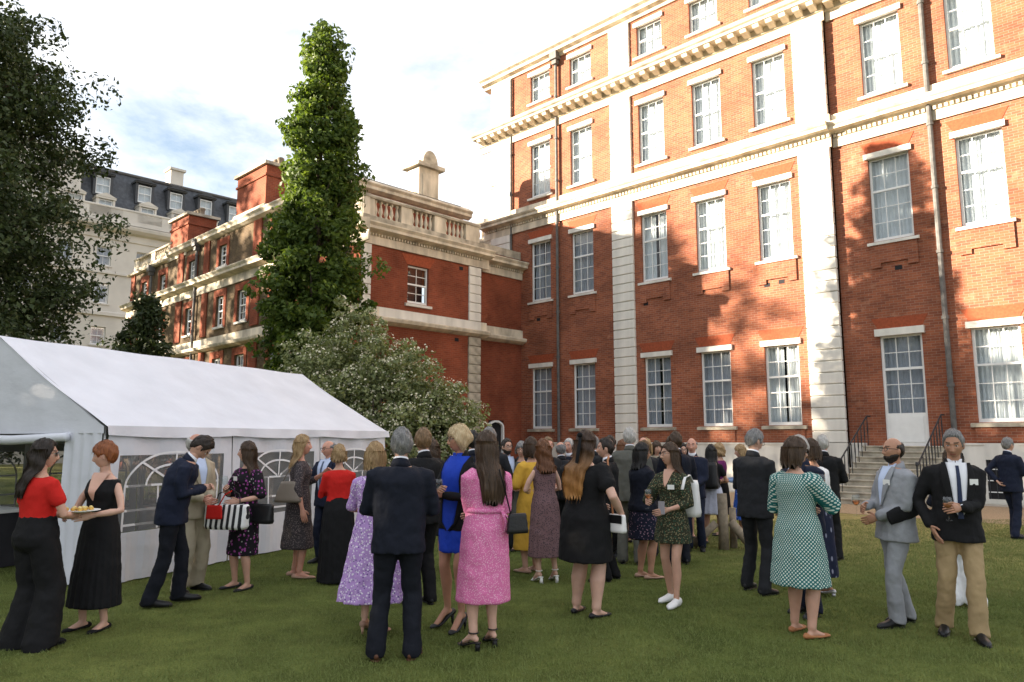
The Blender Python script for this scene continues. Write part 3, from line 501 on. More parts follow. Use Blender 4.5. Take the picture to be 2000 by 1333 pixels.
def leaf_mesh(name, cen, size, nrm_bias, m, seed=1, aspect=.55):
    """rhombic leaves at the given centres, turned at random with a bias direction"""
    r = np.random.default_rng(seed); n = len(cen)
    d = r.normal(size=(n, 3)) + nrm_bias; d /= np.linalg.norm(d, axis=1)[:, None]
    h = r.normal(size=(n, 3)); x = np.cross(d, h); x /= np.linalg.norm(x, axis=1)[:, None] + 1e-9; y = np.cross(d, x)
    sz = size * r.uniform(.6, 1.3, n)[:, None]
    tip = cen + y * sz; bas = cen - y * sz; l = cen - x * sz * aspect + d * sz * .15; q = cen + x * sz * aspect + d * sz * .15
    v = np.stack([bas, l, tip, q], 1).reshape(-1, 3); me = bpy.data.meshes.new(name)
    me.vertices.add(4 * n); me.vertices.foreach_set('co', v.ravel()); me.loops.add(4 * n); me.loops.foreach_set('vertex_index', np.arange(4 * n)); me.polygons.add(n); me.polygons.foreach_set('loop_start', np.arange(n) * 4); me.polygons.foreach_set('loop_total', np.full(n, 4))
    me.materials.append(m); me.update(); me.validate(); return me
def clump_points(cent, rad, per, seed):
    r = np.random.default_rng(seed); k = len(cent); d = r.normal(size=(k, per, 3)); d /= np.linalg.norm(d, axis=2)[..., None]
    rr = rad[:, None, None] * r.uniform(.25, 1, (k, per, 1)) ** .5
    p = cent[:, None] + d * rr * np.array([1, 1, .75]); return p.reshape(-1, 3), d.reshape(-1, 3)
def limbs(mb, base, top, r0, n, spread, seed, z0=.25, up=.5):
    r = random.Random(seed); b = Vector(base); t_ = Vector(top)
    mid = [b.lerp(t_, k / 6) + Vector((r.uniform(-.06, .06), r.uniform(-.06, .06), 0)) * (0 if k in (0,) else 1) for k in range(7)]
    mb.tube(mid, [r0 * (1 - .13 * k) for k in range(7)], 9, rnd=False)
    for k in range(n):
        f = z0 + (1 - z0) * (k + .5) / n * .92; s = b.lerp(t_, f); a = r.uniform(0, 6.28); L_ = spread(f) * r.uniform(.6, .95); e = s + Vector((math.cos(a) * L_, math.sin(a) * L_, L_ * up * r.uniform(.5, 1.4)))
        m_ = s.lerp(e, .5) + Vector((0, 0, -.08 * L_)); mb.tube([s, m_, e], [r0 * .42 * (1 - f * .6), r0 * .25 * (1 - f * .6), .012], 6, rnd=False)
def tree(name, label, pos, h, rfun, nclump, crad, per, leaf, lm, seed, trunk_r=.2, z_lo=.12, group=None, up=.5, nl=30, lean=(0, 0)):
    """envelope rfun(f) gives the crown radius at height fraction f"""
    root = thing(name, label, 'tree', pos, 0, group); r = np.random.default_rng(seed)
    mb = MB(); limbs(mb, (0, 0, 0), (lean[0], lean[1], h * .93), trunk_r, nl, rfun, seed, max(.1, z_lo), up); mb.build('trunk', BARK, root, smooth=True)
    f = r.uniform(z_lo, 1, nclump * 3); rf = np.array([rfun(q) for q in f]); keep = r.uniform(0, max(rf), len(f)) < rf; f = f[keep][:nclump]; rf = rf[keep][:nclump]; a = r.uniform(0, 2 * math.pi, len(f)); lump = 1 + .2 * np.sin(a * 3 + f * 23 + seed) + .17 * np.sin(a * 5 - f * 47) + r.normal(0, .13, len(f))
    q = rf * lump * r.uniform(.25, 1, len(f)) ** .42
    c = np.stack([np.cos(a) * q + lean[0] * f, np.sin(a) * q + lean[1] * f, f * h], 1)
    p, d = clump_points(c, crad * r.uniform(.6, 1.35, len(f)), per, seed + 1)
    o = link('crown', leaf_mesh('crown', p, leaf, d * .8 + np.array([0, 0, .5]), lm, seed + 2), root); return root
LF_OAK = leaf_mat('columnar_leaf', (.045, .08, .018), (.13, .18, .035)); LF_DARK = leaf_mat('evergreen_leaf', (.026, .040, .015), (.072, .095, .034), .18); LF_GREY = leaf_mat('shrub_leaf', (.13, .16, .07), (.29, .31, .14), .25); LF_BACK = leaf_mat('shade_tree_leaf', (.05, .075, .02), (.09, .12, .03))
FLOWER = mat('cream_flower', (.62, .58, .42), .8, var=.15, vscale=9)
ip = lambda xs, ys: (lambda f: float(np.interp(f, xs, ys)))
tree('columnar_tree', 'tall narrow columnar tree with bright green foliage beside the wing', (-5.75, 21.2, 0), 14.55, ip([.1, .16, .3, .42, .55, .7, .85, .94, 1], [.5, 1.1, 1.25, 1.3, 1.08, .9, .6, .36, .05]), 620, .37, 95, .085, LF_OAK, 11, .2, .13, up=1.6, nl=40)
tree('holm_oak', 'huge dark evergreen tree towering behind the tent', (-13.2, 15.6, 0), 12.2, ip([.1, .25, .45, .6, .75, .88, 1], [2.2, 2.9, 3.0, 2.75, 2.9, 2.4, .8]), 1500, .5, 105, .062, LF_DARK, 21, .4, .12, nl=34)
tree('holm_oak_sapling', 'small dark evergreen tree in front of the wing beyond the tent', (-11.1, 22.0, 0), 6.2, ip([.2, .4, .6, .8, 1], [.7, .95, .8, .5, .1]), 260, .3, 60, .07, LF_DARK, 31, .1, .2, nl=14)
# flowering shrub -----------------------------------------------------
sh = thing('flowering_shrub', 'large rounded grey-green shrub covered in cream blossom beside the tent', 'shrub', (-3.2, 17.6, 0)); r_ = np.random.default_rng(5)
k = 1500; a = r_.uniform(0, 2 * math.pi, k); e = np.arcsin(r_.uniform(-.05, 1, k)); q = r_.uniform(.55, 1, k) ** .5; lump = 1 + .12 * np.sin(3 * a + 4 * e) + .09 * np.sin(7 * a - 6 * e)
c = np.stack([np.cos(a) * np.cos(e) * 2.55 * q * lump, np.sin(a) * np.cos(e) * 2.2 * q * lump, .4 + np.sin(e) * 3.75 * q * lump * (1 - .12 * np.cos(a))], 1); c[:, 2] = np.maximum(c[:, 2], .15)
mb = MB()
for i in range(16): aa = i * .8; mb.tube([(0, 0, 0), (math.cos(aa) * .6, math.sin(aa) * .5, 1.2), (math.cos(aa) * 1.6, math.sin(aa) * 1.3, 2.6)], [.06, .04, .012], 6)
mb.build('stems', BARK, sh)
p, d = clump_points(c, .24 * r_.uniform(.6, 1.4, k), 44, 6); link('crown', leaf_mesh('crown', p, .055, d * .9 + np.array([0, 0, .5]), LF_GREY, 7), sh)
out_ = c[(q > .8)]; fp, fd = clump_points(out_ + np.array([0, 0, .06]), np.full(len(out_), .2), 30, 8); fp = fp[fd[:, 2] > -.1]
tag(link('blossom', leaf_mesh('blossom', fp, .026, np.array([0, -.4, .9]), FLOWER, 9, .9), sh), kind='stuff')
# trees beyond the left edge of the view: they throw the evening shade over the lawn
for i, (x, y, h, r0) in enumerate(((-24, -1.0, 10.5, 3.4), (-25, 4.6, 11, 3.6), (-24, 10.0, 10, 3.3), (-30, 15.2, 13.0, 3.4), (-36, 20.5, 15, 3.6), (-38, 27.5, 20, 4.4), (-40, 34.5, 22, 5.0), (-42, 42.5, 20, 4.6), (-23, -7, 11, 3.8))):
    tree('lawn_tree', 'tall leafy tree in the row that shades the lawn from the left', (x, y, 0), h, ip([.08, .3, .6, .85, 1], [.75 * r0, r0, r0, .7 * r0, .2 * r0]), 460, .8, 26, .21, LF_BACK, 50 + i, .3, .08, 'row of trees left of the lawn', nl=16)

# ================================================================== marquee tent
TENT = mat('tent_fabric', (.64, .65, .70), .5, var=.06, vscale=2, bump=.7, bscale=4.5, bstretch=(1, .5, 1))
PVC = MATS['window_glass'].copy(); PVC.name = 'clear_pvc'
for nd in PVC.node_tree.nodes:
    if nd.type == 'BSDF_TRANSPARENT': nd.inputs[0].default_value = (.66, .66, .66, 1)
    if nd.type == 'BUMP': nd.inputs['Strength'].default_value = 1.0
    if nd.type == 'TEX_NOISE': nd.inputs['Scale'].default_value = 5
N, L = nodes_of(PVC); df = N.new('ShaderNodeBsdfDiffuse'); df.inputs[0].default_value = (.55, .55, .56, 1); mm = N.new('ShaderNodeMixShader'); mm.inputs[0].default_value = .22; oo = N['Material Output']; L.new(oo.inputs['Surface'].links[0].from_socket, mm.inputs[1]); L.new(df.outputs[0], mm.inputs[2]); L.new(mm.outputs[0], oo.inputs['Surface'])
STEEL = mat('steel_pole', (.5, .5, .52), .35, metal=.8, var=.05)
TA = math.atan2(.926, .378)
tent = thing('party_tent', 'white marquee tent with arched clear windows on the lawn', 'tent', (-4.75, 8.709, 0), TA)
# local x along the long side (6 m), y across to the left (4 m), z up
TL, TW, TE, TR_ = 6.03, 4.0, 1.84, 3.02
def grid_sheet(mb, p00, p10, p11, p01, nu, nv, disp, thick=.012):
    p00, p10, p11, p01 = map(np.array, (p00, p10, p11, p01)); n = np.cross(p10 - p00, p01 - p00); n = n / np.linalg.norm(n); v = []
    for j in range(nv + 1):
        for i in range(nu + 1):
            s, t_ = i / nu, j / nv; p = (p00 * (1 - s) + p10 * s) * (1 - t_) + (p01 * (1 - s) + p11 * s) * t_; v.append(p + n * disp(s, t_))
    f = [(j * (nu + 1) + i, j * (nu + 1) + i + 1, (j + 1) * (nu + 1) + i + 1, (j + 1) * (nu + 1) + i) for j in range(nv) for i in range(nu)]; mb.add(v, f)
sag = lambda s, t_: -.055 * math.sin(math.pi * t_) * (.6 + .4 * abs(math.sin(3 * math.pi * s))) + .006 * math.sin(23 * s + 9 * t_)
mb = MB(); grid_sheet(mb, (-.06, -.08, TE), (TL + .06, -.08, TE), (TL + .06, TW / 2, TR_), (-.06, TW / 2, TR_), 36, 14, sag); grid_sheet(mb, (TL + .06, TW + .08, TE), (-.06, TW + .08, TE), (-.06, TW / 2, TR_), (TL + .06, TW / 2, TR_), 36, 14, sag)
rf = mb.build('tent_roof', TENT, tent, smooth=True, recalc=False)
mb = MB(); scal = lambda s, t_: .012 * math.sin(s * 40) * (1 - t_) + .01 * math.sin(s * 17 + 2)
for y in (-.085, TW + .085):
    n = 60; v = []
    for i in range(n + 1): x = -.06 + (TL + .12) * i / n; w_ = .012 * math.sin(i * .9) + .01 * math.sin(i * .37); v += [(x, y, TE + .01), (x, y + (w_ - .02) * (1 if y > 0 else -1) * -1, TE - .1 - .03 * abs(math.sin(math.pi * 3 * i / n)))]
    mb.add(v, [(2 * i, 2 * i + 2, 2 * i + 3, 2 * i + 1) for i in range(n)])
mb.build('valance', TENT, tent, smooth=True, recalc=False)
def tent_wall(x0, x1, P_, nm):
    """panel with an arched window of clear plastic, white bars printed over it"""
    w_ = x1 - x0; a0, a1, z0, z1 = x0 + .2 * w_ / 2, x1 - .2 * w_ / 2, .55, 1.55
    m2 = MB(); rip = lambda a, z: .018 * math.sin(a * 9 + z * 3) + .012 * math.sin(a * 23) * (1 - z / 2) 
    A = np.linspace(x0, x1, 25); Z = np.linspace(.02, TE, 17)
    V = [[P_(a, z, rip(a, z)) for a in A] for z in Z]
    for j in range(16):
        for i in range(24):
            ca, cz = (A[i] + A[i + 1]) / 2, (Z[j] + Z[j + 1]) / 2
            if a0 < ca < a1 and z0 < cz < z1: continue
            m2.quad(V[j][i], V[j][i + 1], V[j + 1][i + 1], V[j + 1][i])
    pn = m2.build('side_panel', TENT, tent, smooth=True, recalc=False)
    ia = [a for a in A if a0 - .05 < a < a1 + .05]; iz = [z for z in Z if z0 - .08 < z < z1 + .08]
    m3 = MB()
    for j in range(len(iz) - 1):
        for i in range(len(ia) - 1): m3.quad(*[P_(a, z, rip(a, z) - .004) for a, z in ((ia[i], iz[j]), (ia[i + 1], iz[j]), (ia[i + 1], iz[j + 1]), (ia[i], iz[j + 1]))])
    pv = m3.build('clear_window', PVC, pn, smooth=True, recalc=False)
    m4 = MB(); st = lambda pts: [m4.quad(*[P_(a + da, z + dz_, rip(a, z) + .006) for (a, z), (da, dz_) in zip((p, q, q, p), ((-n_[0], -n_[1]), (-n_[0], -n_[1]), n_, n_))]) for p, q in zip(pts[:-1], pts[1:]) for n_ in [(-(q[1] - p[1]) / math.hypot(q[0] - p[0], q[1] - p[1]) * .014, (q[0] - p[0]) / math.hypot(q[0] - p[0], q[1] - p[1]) * .014)]]
    ca = (a0 + a1) / 2; ra = (a1 - a0) / 2 - .06; zs = z1 - .42
    for rr in (ra, ra * .62): st([(ca + rr * math.cos(t_), zs + (.40 * rr / ra) * math.sin(t_)) for t_ in np.linspace(0, math.pi, 19)])
    for t_ in (.25, .5, .75): st([(ca + ra * .05 * math.cos(math.pi * t_), zs + .02), (ca + ra * math.cos(math.pi * t_), zs + .4 * math.sin(math.pi * t_))])
    for z in (z0 + .12, (z0 + zs) / 2, zs): st([(ca - ra, z), (ca + ra, z)])
    for a in (-ra, -ra * .33, ra * .33, ra): st([(ca + a, z0 + .05), (ca + a, zs)])
    m4.build('window_bars', mat('printed_white', (.8, .8, .82), .5, var=0), pn, recalc=False)
for k in range(3): tent_wall(k * TL / 3 + .01, (k + 1) * TL / 3 - .01, lambda a, z, o: (a, -.04 - o, z), 'side')
for k in range(3): tent_wall(k * TL / 3 + .01, (k + 1) * TL / 3 - .01, lambda a, z, o: (a, TW + .04 + o, z), 'side')
# gables: triangle above, flaps below (the near door is rolled up)
for x, sgn in ((-.04, -1), (TL + .04, 1)):
    m2 = MB(); n = 20; v = []
    for i in range(n + 1):
        y = TW * i / n; top = TE + (TR_ - TE) * (1 - abs(2 * i / n - 1)); v += [(x + sgn * .012 * math.sin(i * 1.3), y, TE - .08), (x, y, max(top - .02, TE))]
    m2.add(v, [(2 * i, 2 * i + 2, 2 * i + 3, 2 * i + 1) for i in range(n)]); m2.build('gable', TENT, tent, smooth=True, recalc=False)
    for y0, y1 in ((.02, .62), (TW - .62, TW - .02)) if sgn < 0 else ((.02, TW - .02),):
        m2 = MB(); n = 14; v = []
        for i in range(n + 1): y = y0 + (y1 - y0) * i / n; q = .03 * math.sin(i * 1.7); v += [(x + q, y, .02), (x + q * .7, y, TE / 2), (x + q * .4, y, TE - .06)]
        m2.add(v, [f_ for i in range(n) for f_ in ((3 * i, 3 * i + 3, 3 * i + 4, 3 * i + 1), (3 * i + 1, 3 * i + 4, 3 * i + 5, 3 * i + 2))]); m2.build('gable_flap', TENT, tent, smooth=True, recalc=False)
MB().tube([(-.09, .55, TE - .12), (-.1, 1.5, TE - .16), (-.09, TW - .55, TE - .12)], [.05, .06, .05], 10).build('rolled_door', TENT, tent, smooth=True)
for x in (0, TL / 3, 2 * TL / 3, TL):
    for y in (.03, TW - .03): MB().tube([(x, y, 0), (x, y, TE)], .019, 8, rnd=False).build('pole', STEEL, tent)
    MB().tube([(x, .03, TE - .02), (x, TW / 2, TR_ - .04), (x, TW - .03, TE - .02)], .019, 8).build('rafter', STEEL, tent)
MB().tube([(0, TW / 2, TR_ - .06), (TL, TW / 2, TR_ - .06)], .019, 8).build('ridge_pole', STEEL, tent)
# catering table inside the open end
ct = thing('catering_table', 'dark clothed table just inside the open end of the tent', 'table', (-7.55, 10.3, 0), TA)
MB().box(-.4, .4, -.9, .9, .72, .76).build('table_top', PAINT, ct); MB().box(-.38, .38, -.88, .88, .02, .719).build('table_cloth', mat('dark_cloth', (.03, .03, .035), .9), ct)
# old timber posts on the lawn
WOOD = mat('grey_timber', (.26, .21, .15), .9, var=.3, vscale=12, bump=.6, bscale=16, bstretch=(1, 1, .15))
tp = thing('timber_post', 'weathered upright timber post with leaning props behind the crowd', 'post', (3.3, 11.75, 0))
MB().tube([(0, 0, 0), (.01, 0, .4), (0, .01, .85)], [.085, .08, .078], 8, rnd=False).build('post', WOOD, tp, smooth=True); MB().tube([(.42, -.1, .04), (.12, 0, .42)], [.08, .07], 8, rnd=False).build('prop', WOOD, tp, smooth=True); MB().tube([(-.45, .1, .05), (-.1, .02, .4)], [.07, .06], 8, rnd=False).build('prop', WOOD, tp, smooth=True); MB().tube([(.2, .15, 0), (.2, .15, .62)], [.06, .055], 8, rnd=False).build('short_post', WOOD, tp, smooth=True)
tag(MB().box(-.2, .2, -.12, .12, 0, .12).build('stone_kerb_block', STONE_D, None, (5.75, 14.6, 0)), 'low grey stone block lying at the edge of the gravel', 'stone')
# short grass blades on the near lawn
BLADE = mat('grass_blade', (.16, .198, .052), .7, var=.5, vscale=1.6)
def grass():
    me = MB().add([(-4.3, 4.4, .002), (4.3, 4.4, .002), (11.6, 16, .002), (-11.6, 16, .002)], [(0, 1, 2, 3)]).mesh('grass', LAWN)
    o = link('grass', me); tag(o, 'short mown grass blades of the near lawn', 'grass', kind='stuff')
    ng = bpy.data.node_groups.new('grass_blades', 'GeometryNodeTree'); ng.interface.new_socket('Geometry', in_out='INPUT', socket_type='NodeSocketGeometry'); ng.interface.new_socket('Geometry', in_out='OUTPUT', socket_type='NodeSocketGeometry')
    N, L = ng.nodes, ng.links; i = N.new('NodeGroupInput'); q = N.new('NodeGroupOutput')
    d = N.new('GeometryNodeDistributePointsOnFaces'); 
    ps = N.new('GeometryNodeInputPosition'); sx = N.new('ShaderNodeSeparateXYZ'); L.new(ps.outputs[0], sx.inputs[0]); mr = N.new('ShaderNodeMapRange'); mr.inputs[1].default_value = 5; mr.inputs[2].default_value = 15.5; mr.inputs[3].default_value = 3200; mr.inputs[4].default_value = 0; L.new(sx.outputs[1], mr.inputs[0]); L.new(mr.outputs[0], d.inputs['Density'])
    c = N.new('GeometryNodeMeshCone'); c.inputs['Vertices'].default_value = 3; c.inputs['Radius Top'].default_value = .0003; c.inputs['Radius Bottom'].default_value = .0028; c.inputs['Depth'].default_value = .032
    rr = N.new('FunctionNodeRandomValue'); rr.data_type = 'FLOAT_VECTOR'; rr.inputs['Min'].default_value = (-.75, -.75, 0); rr.inputs['Max'].default_value = (.75, .75, 6.28)
    rs = N.new('FunctionNodeRandomValue'); rs.data_type = 'FLOAT_VECTOR'; rs.inputs['Min'].default_value = (.8, .8, .45); rs.inputs['Max'].default_value = (1.2, 1.2, 1.1)
    ins = N.new('GeometryNodeInstanceOnPoints'); sm = N.new('GeometryNodeSetMaterial'); sm.inputs['Material'].default_value = BLADE
    L.new(i.outputs[0], d.inputs[0]); L.new(d.outputs['Points'], ins.inputs['Points']); L.new(c.outputs[0], sm.inputs[0]); L.new(sm.outputs[0], ins.inputs['Instance']); L.new(rr.outputs['Value'], ins.inputs['Rotation']); L.new(rs.outputs['Value'], ins.inputs['Scale']); L.new(ins.outputs[0], q.inputs[0])
    md = o.modifiers.new('grass', 'NODES'); md.node_group = ng
grass()
# ================================================================== people
SKINS = {'fair': (.52, .30, .215), 'pale': (.58, .36, .27), 'tan': (.42, .22, .14), 'brown': (.17, .085, .05), 'pink': (.55, .28, .2)}
def skin(k):
    n = 'skin_' + k
    if n in MATS: return MATS[n]
    m = mat(n, SKINS[k], .5, var=.07, vscale=14, spec=.35); b = m.node_tree.nodes['Principled BSDF']; b.inputs['Subsurface Weight'].default_value = .12; b.inputs['Subsurface Radius'].default_value = (.02, .008, .004); b.inputs['Subsurface Scale'].default_value = .3
    return m
def lipm(k):
    c = SKINS[k]; return mat('lips_' + k, (c[0] * .75, c[1] * .5, c[2] * .55), .4, var=0)
EYEW = mat('eye_white', (.7, .68, .65), .3, var=0); EYED = mat('eye_iris', (.04, .03, .025), .2, var=0)
def hair_mat(name, c1, c2=None, rough=.5, tip=None):
    n = 'hair_' + name
    if n in MATS: return MATS[n]
    c2 = c2 or tuple(x * .45 for x in c1)
    m = bpy.data.materials.new(n); m.use_nodes = True; N, L = nodes_of(m); b = N['Principled BSDF']; b.inputs['Roughness'].default_value = rough; b.inputs['Specular IOR Level'].default_value = .35
    t_ = N.new('ShaderNodeTexCoord'); mp_ = N.new('ShaderNodeMapping'); mp_.inputs['Scale'].default_value = (1, 1, .09); no = N.new('ShaderNodeTexNoise'); no.inputs['Scale'].default_value = 130; no.inputs['Detail'].default_value = 4
    L.new(t_.outputs['Object'], mp_.inputs[0]); L.new(mp_.outputs[0], no.inputs['Vector']); r = N.new('ShaderNodeValToRGB'); r.color_ramp.elements[0].position = .35; r.color_ramp.elements[0].color = (*c2, 1); r.color_ramp.elements[1].position = .66; r.color_ramp.elements[1].color = (*c1, 1); L.new(no.outputs['Fac'], r.inputs[0])
    if tip:
        sp = N.new('ShaderNodeSeparateXYZ'); L.new(t_.outputs['Object'], sp.inputs[0]); mr = N.new('ShaderNodeMapRange'); mr.inputs[1].default_value = 1.58; mr.inputs[2].default_value = 1.2; L.new(sp.outputs[2], mr.inputs[0]); mx_ = N.new('ShaderNodeMixRGB'); mx_.inputs[2].default_value = (*tip, 1); L.new(mr.outputs[0], mx_.inputs[0]); L.new(r.outputs[0], mx_.inputs[1]); L.new(mx_.outputs[0], b.inputs['Base Color'])
    else: L.new(r.outputs[0], b.inputs['Base Color'])
    bp = N.new('ShaderNodeBump'); bp.inputs['Strength'].default_value = .8; bp.inputs['Distance'].default_value = .006; L.new(no.outputs['Fac'], bp.inputs['Height']); L.new(bp.outputs[0], b.inputs['Normal'])
    MATS[n] = m; return m
HC = {'dark': ((.028, .018, .012),), 'black': ((.014, .012, .011),), 'brown': ((.075, .042, .022),), 'auburn': ((.19, .075, .028),), 'blonde': ((.42, .29, .14), (.22, .13, .06)), 'sandy': ((.24, .145, .07),), 'grey': ((.26, .25, .24), (.10, .10, .10)), 'white': ((.55, .53, .49), (.3, .28, .26)), 'platinum': ((.62, .5, .31), (.4, .28, .14)), 'ombre': ((.06, .03, .015), (.03, .015, .008), .5, (.42, .2, .06)), 'ginger': ((.30, .10, .03), (.15, .045, .015))}
def fabric(name, col, rough=.85, wr=.75, wscale=13, sheen=.0, var=.1):
    return mat('cloth_' + name, col, rough, var=var, vscale=5, bump=wr, bscale=wscale, sheen=sheen, spec=.2, bstretch=(1, 1, .55))
def print_fabric(name, base, dots, scale=30, thr=.35, kind='voronoi', stretch=(1, 1, 1), dots2=None, thr2=.2):
    n = 'print_' + name
    if n in MATS: return MATS[n]
    m = fabric('p_' + name, base, wr=.4); m = m.copy(); m.name = n; N, L = nodes_of(m); b = N['Principled BSDF']
    for l in list(b.inputs['Base Color'].links): L.remove(l)
    t_ = N.new('ShaderNodeTexCoord'); mp_ = N.new('ShaderNodeMapping'); mp_.inputs['Scale'].default_value = stretch; L.new(t_.outputs['Object'], mp_.inputs[0])
    if kind == 'grid':
        sp_ = N.new('ShaderNodeSeparateXYZ'); L.new(t_.outputs['Object'], sp_.inputs[0]); at = N.new('ShaderNodeMath'); at.operation = 'ARCTAN2'; L.new(sp_.outputs[1], at.inputs[0]); L.new(sp_.outputs[0], at.inputs[1]); ml = N.new('ShaderNodeMath'); ml.operation = 'MULTIPLY'; ml.inputs[1].default_value = .235; L.new(at.outputs[0], ml.inputs[0]); cx_ = N.new('ShaderNodeCombineXYZ'); L.new(ml.outputs[0], cx_.inputs[0]); L.new(sp_.outputs[2], cx_.inputs[1])
        mp_ = N.new('ShaderNodeMapping'); mp_.inputs['Rotation'].default_value = (0, 0, R(45)); L.new(cx_.outputs[0], mp_.inputs[0])
    def layer(prev, sc, th, col, off):
        if kind == 'wave': tx = N.new('ShaderNodeTexWave'); tx.inputs['Scale'].default_value = sc; tx.inputs['Distortion'].default_value = 5; o = tx.outputs['Fac']
        else: tx = N.new('ShaderNodeTexVoronoi'); tx.inputs['Scale'].default_value = sc; tx.inputs['Randomness'].default_value = 1 if kind == 'voronoi' else 0; tx.voronoi_dimensions = '3D' if kind == 'voronoi' else '2D'; o = tx.outputs['Distance']
        ma = N.new('ShaderNodeMapping'); ma.inputs['Location'].default_value = (off, off * .7, off * .3); L.new(mp_.outputs[0], ma.inputs[0]); L.new(ma.outputs[0], tx.inputs['Vector'])
        r = N.new('ShaderNodeMapRange'); r.inputs[1].default_value = th + .05; r.inputs[2].default_value = th - .05; L.new(o, r.inputs[0]); x = N.new('ShaderNodeMixRGB'); x.inputs[2].default_value = (*col, 1); L.new(r.outputs[0], x.inputs[0])
        if prev is None: x.inputs[1].default_value = (*base, 1)
        else: L.new(prev, x.inputs[1])
        return x.outputs[0]
    o = layer(None, scale, thr, dots, 0)
    if dots2: o = layer(o, scale * .8, thr2, dots2, 3.3)
    L.new(o, b.inputs['Base Color']); MATS[n] = m; return m

def hloft(mb, secs, seg=28, p=2.25, pleat=None, m=0, cap=True):
    ang = np.arange(seg) * 2 * math.pi / seg; v = []; ca, sa = np.cos(ang), np.sin(ang)
    k = (np.abs(ca) ** p + np.abs(sa) ** p) ** (-1 / p)
    for sec in secs:
        z, rx, ry = sec[:3]; cy = sec[3] if len(sec) > 3 else 0; cx = sec[4] if len(sec) > 4 else 0
        q = k.copy()
        if pleat: q = q * (1 + pleat(z) * np.cos(ang * pleat.n + 1.3 * np.sin(ang * 3)))
        v += [(cx + rx * q[i] * ca[i], cy + ry * q[i] * sa[i], z) for i in range(seg)]
    n = len(secs); f = [(i * seg + j, i * seg + (j + 1) % seg, (i + 1) * seg + (j + 1) % seg, (i + 1) * seg + j) for i in range(n - 1) for j in range(seg)]
    if cap: f += [tuple(range(seg))[::-1], tuple((n - 1) * seg + j for j in range(seg))]
    mb.add(v, f, m)
def band(mb, z0, z1, r0, r1, cy, tilt, seg=24):
    v = []
    for z, r in ((z0, r0), (z1, r1)): v += [(r[0] * math.cos(2 * math.pi * k / seg), cy + r[1] * math.sin(2 * math.pi * k / seg), z - tilt * (r[1] * math.sin(2 * math.pi * k / seg)) * (1 if z == z1 else .6)) for k in range(seg)]
    mb.add(v, [(k, (k + 1) % seg, seg + (k + 1) % seg, seg + k) for k in range(seg)] + [tuple(range(seg))[::-1], tuple(range(seg, 2 * seg))])
def ribbon(mb, pts, w_):
    n = len(pts); w_ = np.array(w_); v = []
    for i, p in enumerate(pts): k = 1 - .75 * i / (n - 1); v += [np.array(p) - w_ * k, np.array(p) + w_ * k]
    mb.add(v, [(2 * i, 2 * i + 1, 2 * i + 3, 2 * i + 2) for i in range(n - 1)])
def sec_at(secs, z):
    S = sorted(secs, key=lambda q: q[0]); Z = [q[0] for q in S]; return [np.interp(z, Z, [(q[k] if len(q) > k else 0) for q in S]) for k in (1, 2, 3)]
def front_y(secs, x, z, p=2.25, back=False):
    rx, ry, cy = sec_at(secs, z); t_ = max(0, 1 - abs(x / rx) ** p) ** (1 / p); return cy + (-1 if back else 1) * ry * t_
HEAD_AZ = [math.pi * (.42 * u + .58 * u ** 3) for u in np.linspace(-1, 1, 43)[:-1]]
HEAD_EL = [R(e) for e in [-90, -80, -72, -64, -57] + list(np.arange(-51, 27, 2.8)) + [30, 36, 43, 50, 58, 66, 74, 82, 90]]
def head_pt(az, el, feat=True, sex='m'):
    d = (math.cos(el) * math.sin(az), math.cos(el) * math.cos(az), math.sin(el)); x, y, z = .074 * d[0], (.094 if d[1] > 0 else .1) * d[1], .118 * d[2]
    t_ = min(1, max(0, -z / .118)); x *= 1 - (.34 if sex == 'f' else .27) * t_ ** 1.4; y *= (1 - .08 * t_) if y > 0 else (1 - .62 * t_ ** 1.15)
    if t_ > 0 and d[1] > 0: y += .012 * t_ * d[1]
    if feat and d[1] > .2:
        f = min(1, (d[1] - .2) / .45); ax = abs(x); g = lambda a, s: math.exp(-(a / s) ** 2)
        nose = float(np.interp(z, [-.054, -.046, -.036, -.004, .018, .036], [0, .014, .025, .011, .004, 0])) * g(x, .0105 + .006 * g(z + .038, .01))
        y += f * (nose - .010 * g(ax - .031, .017) * g(z - .008, .012) + .004 * g(z - .029, .009) * g(x, .05) + .0055 * g(x, .023) * g(z + .068, .011) - .004 * g(z + .068, .0032) * g(x, .021) + .007 * g(x, .021) * g(z + .104, .015) + .004 * g(ax - .043, .017) * g(z + .02, .02))
    return x, y, z
HEADS = {}
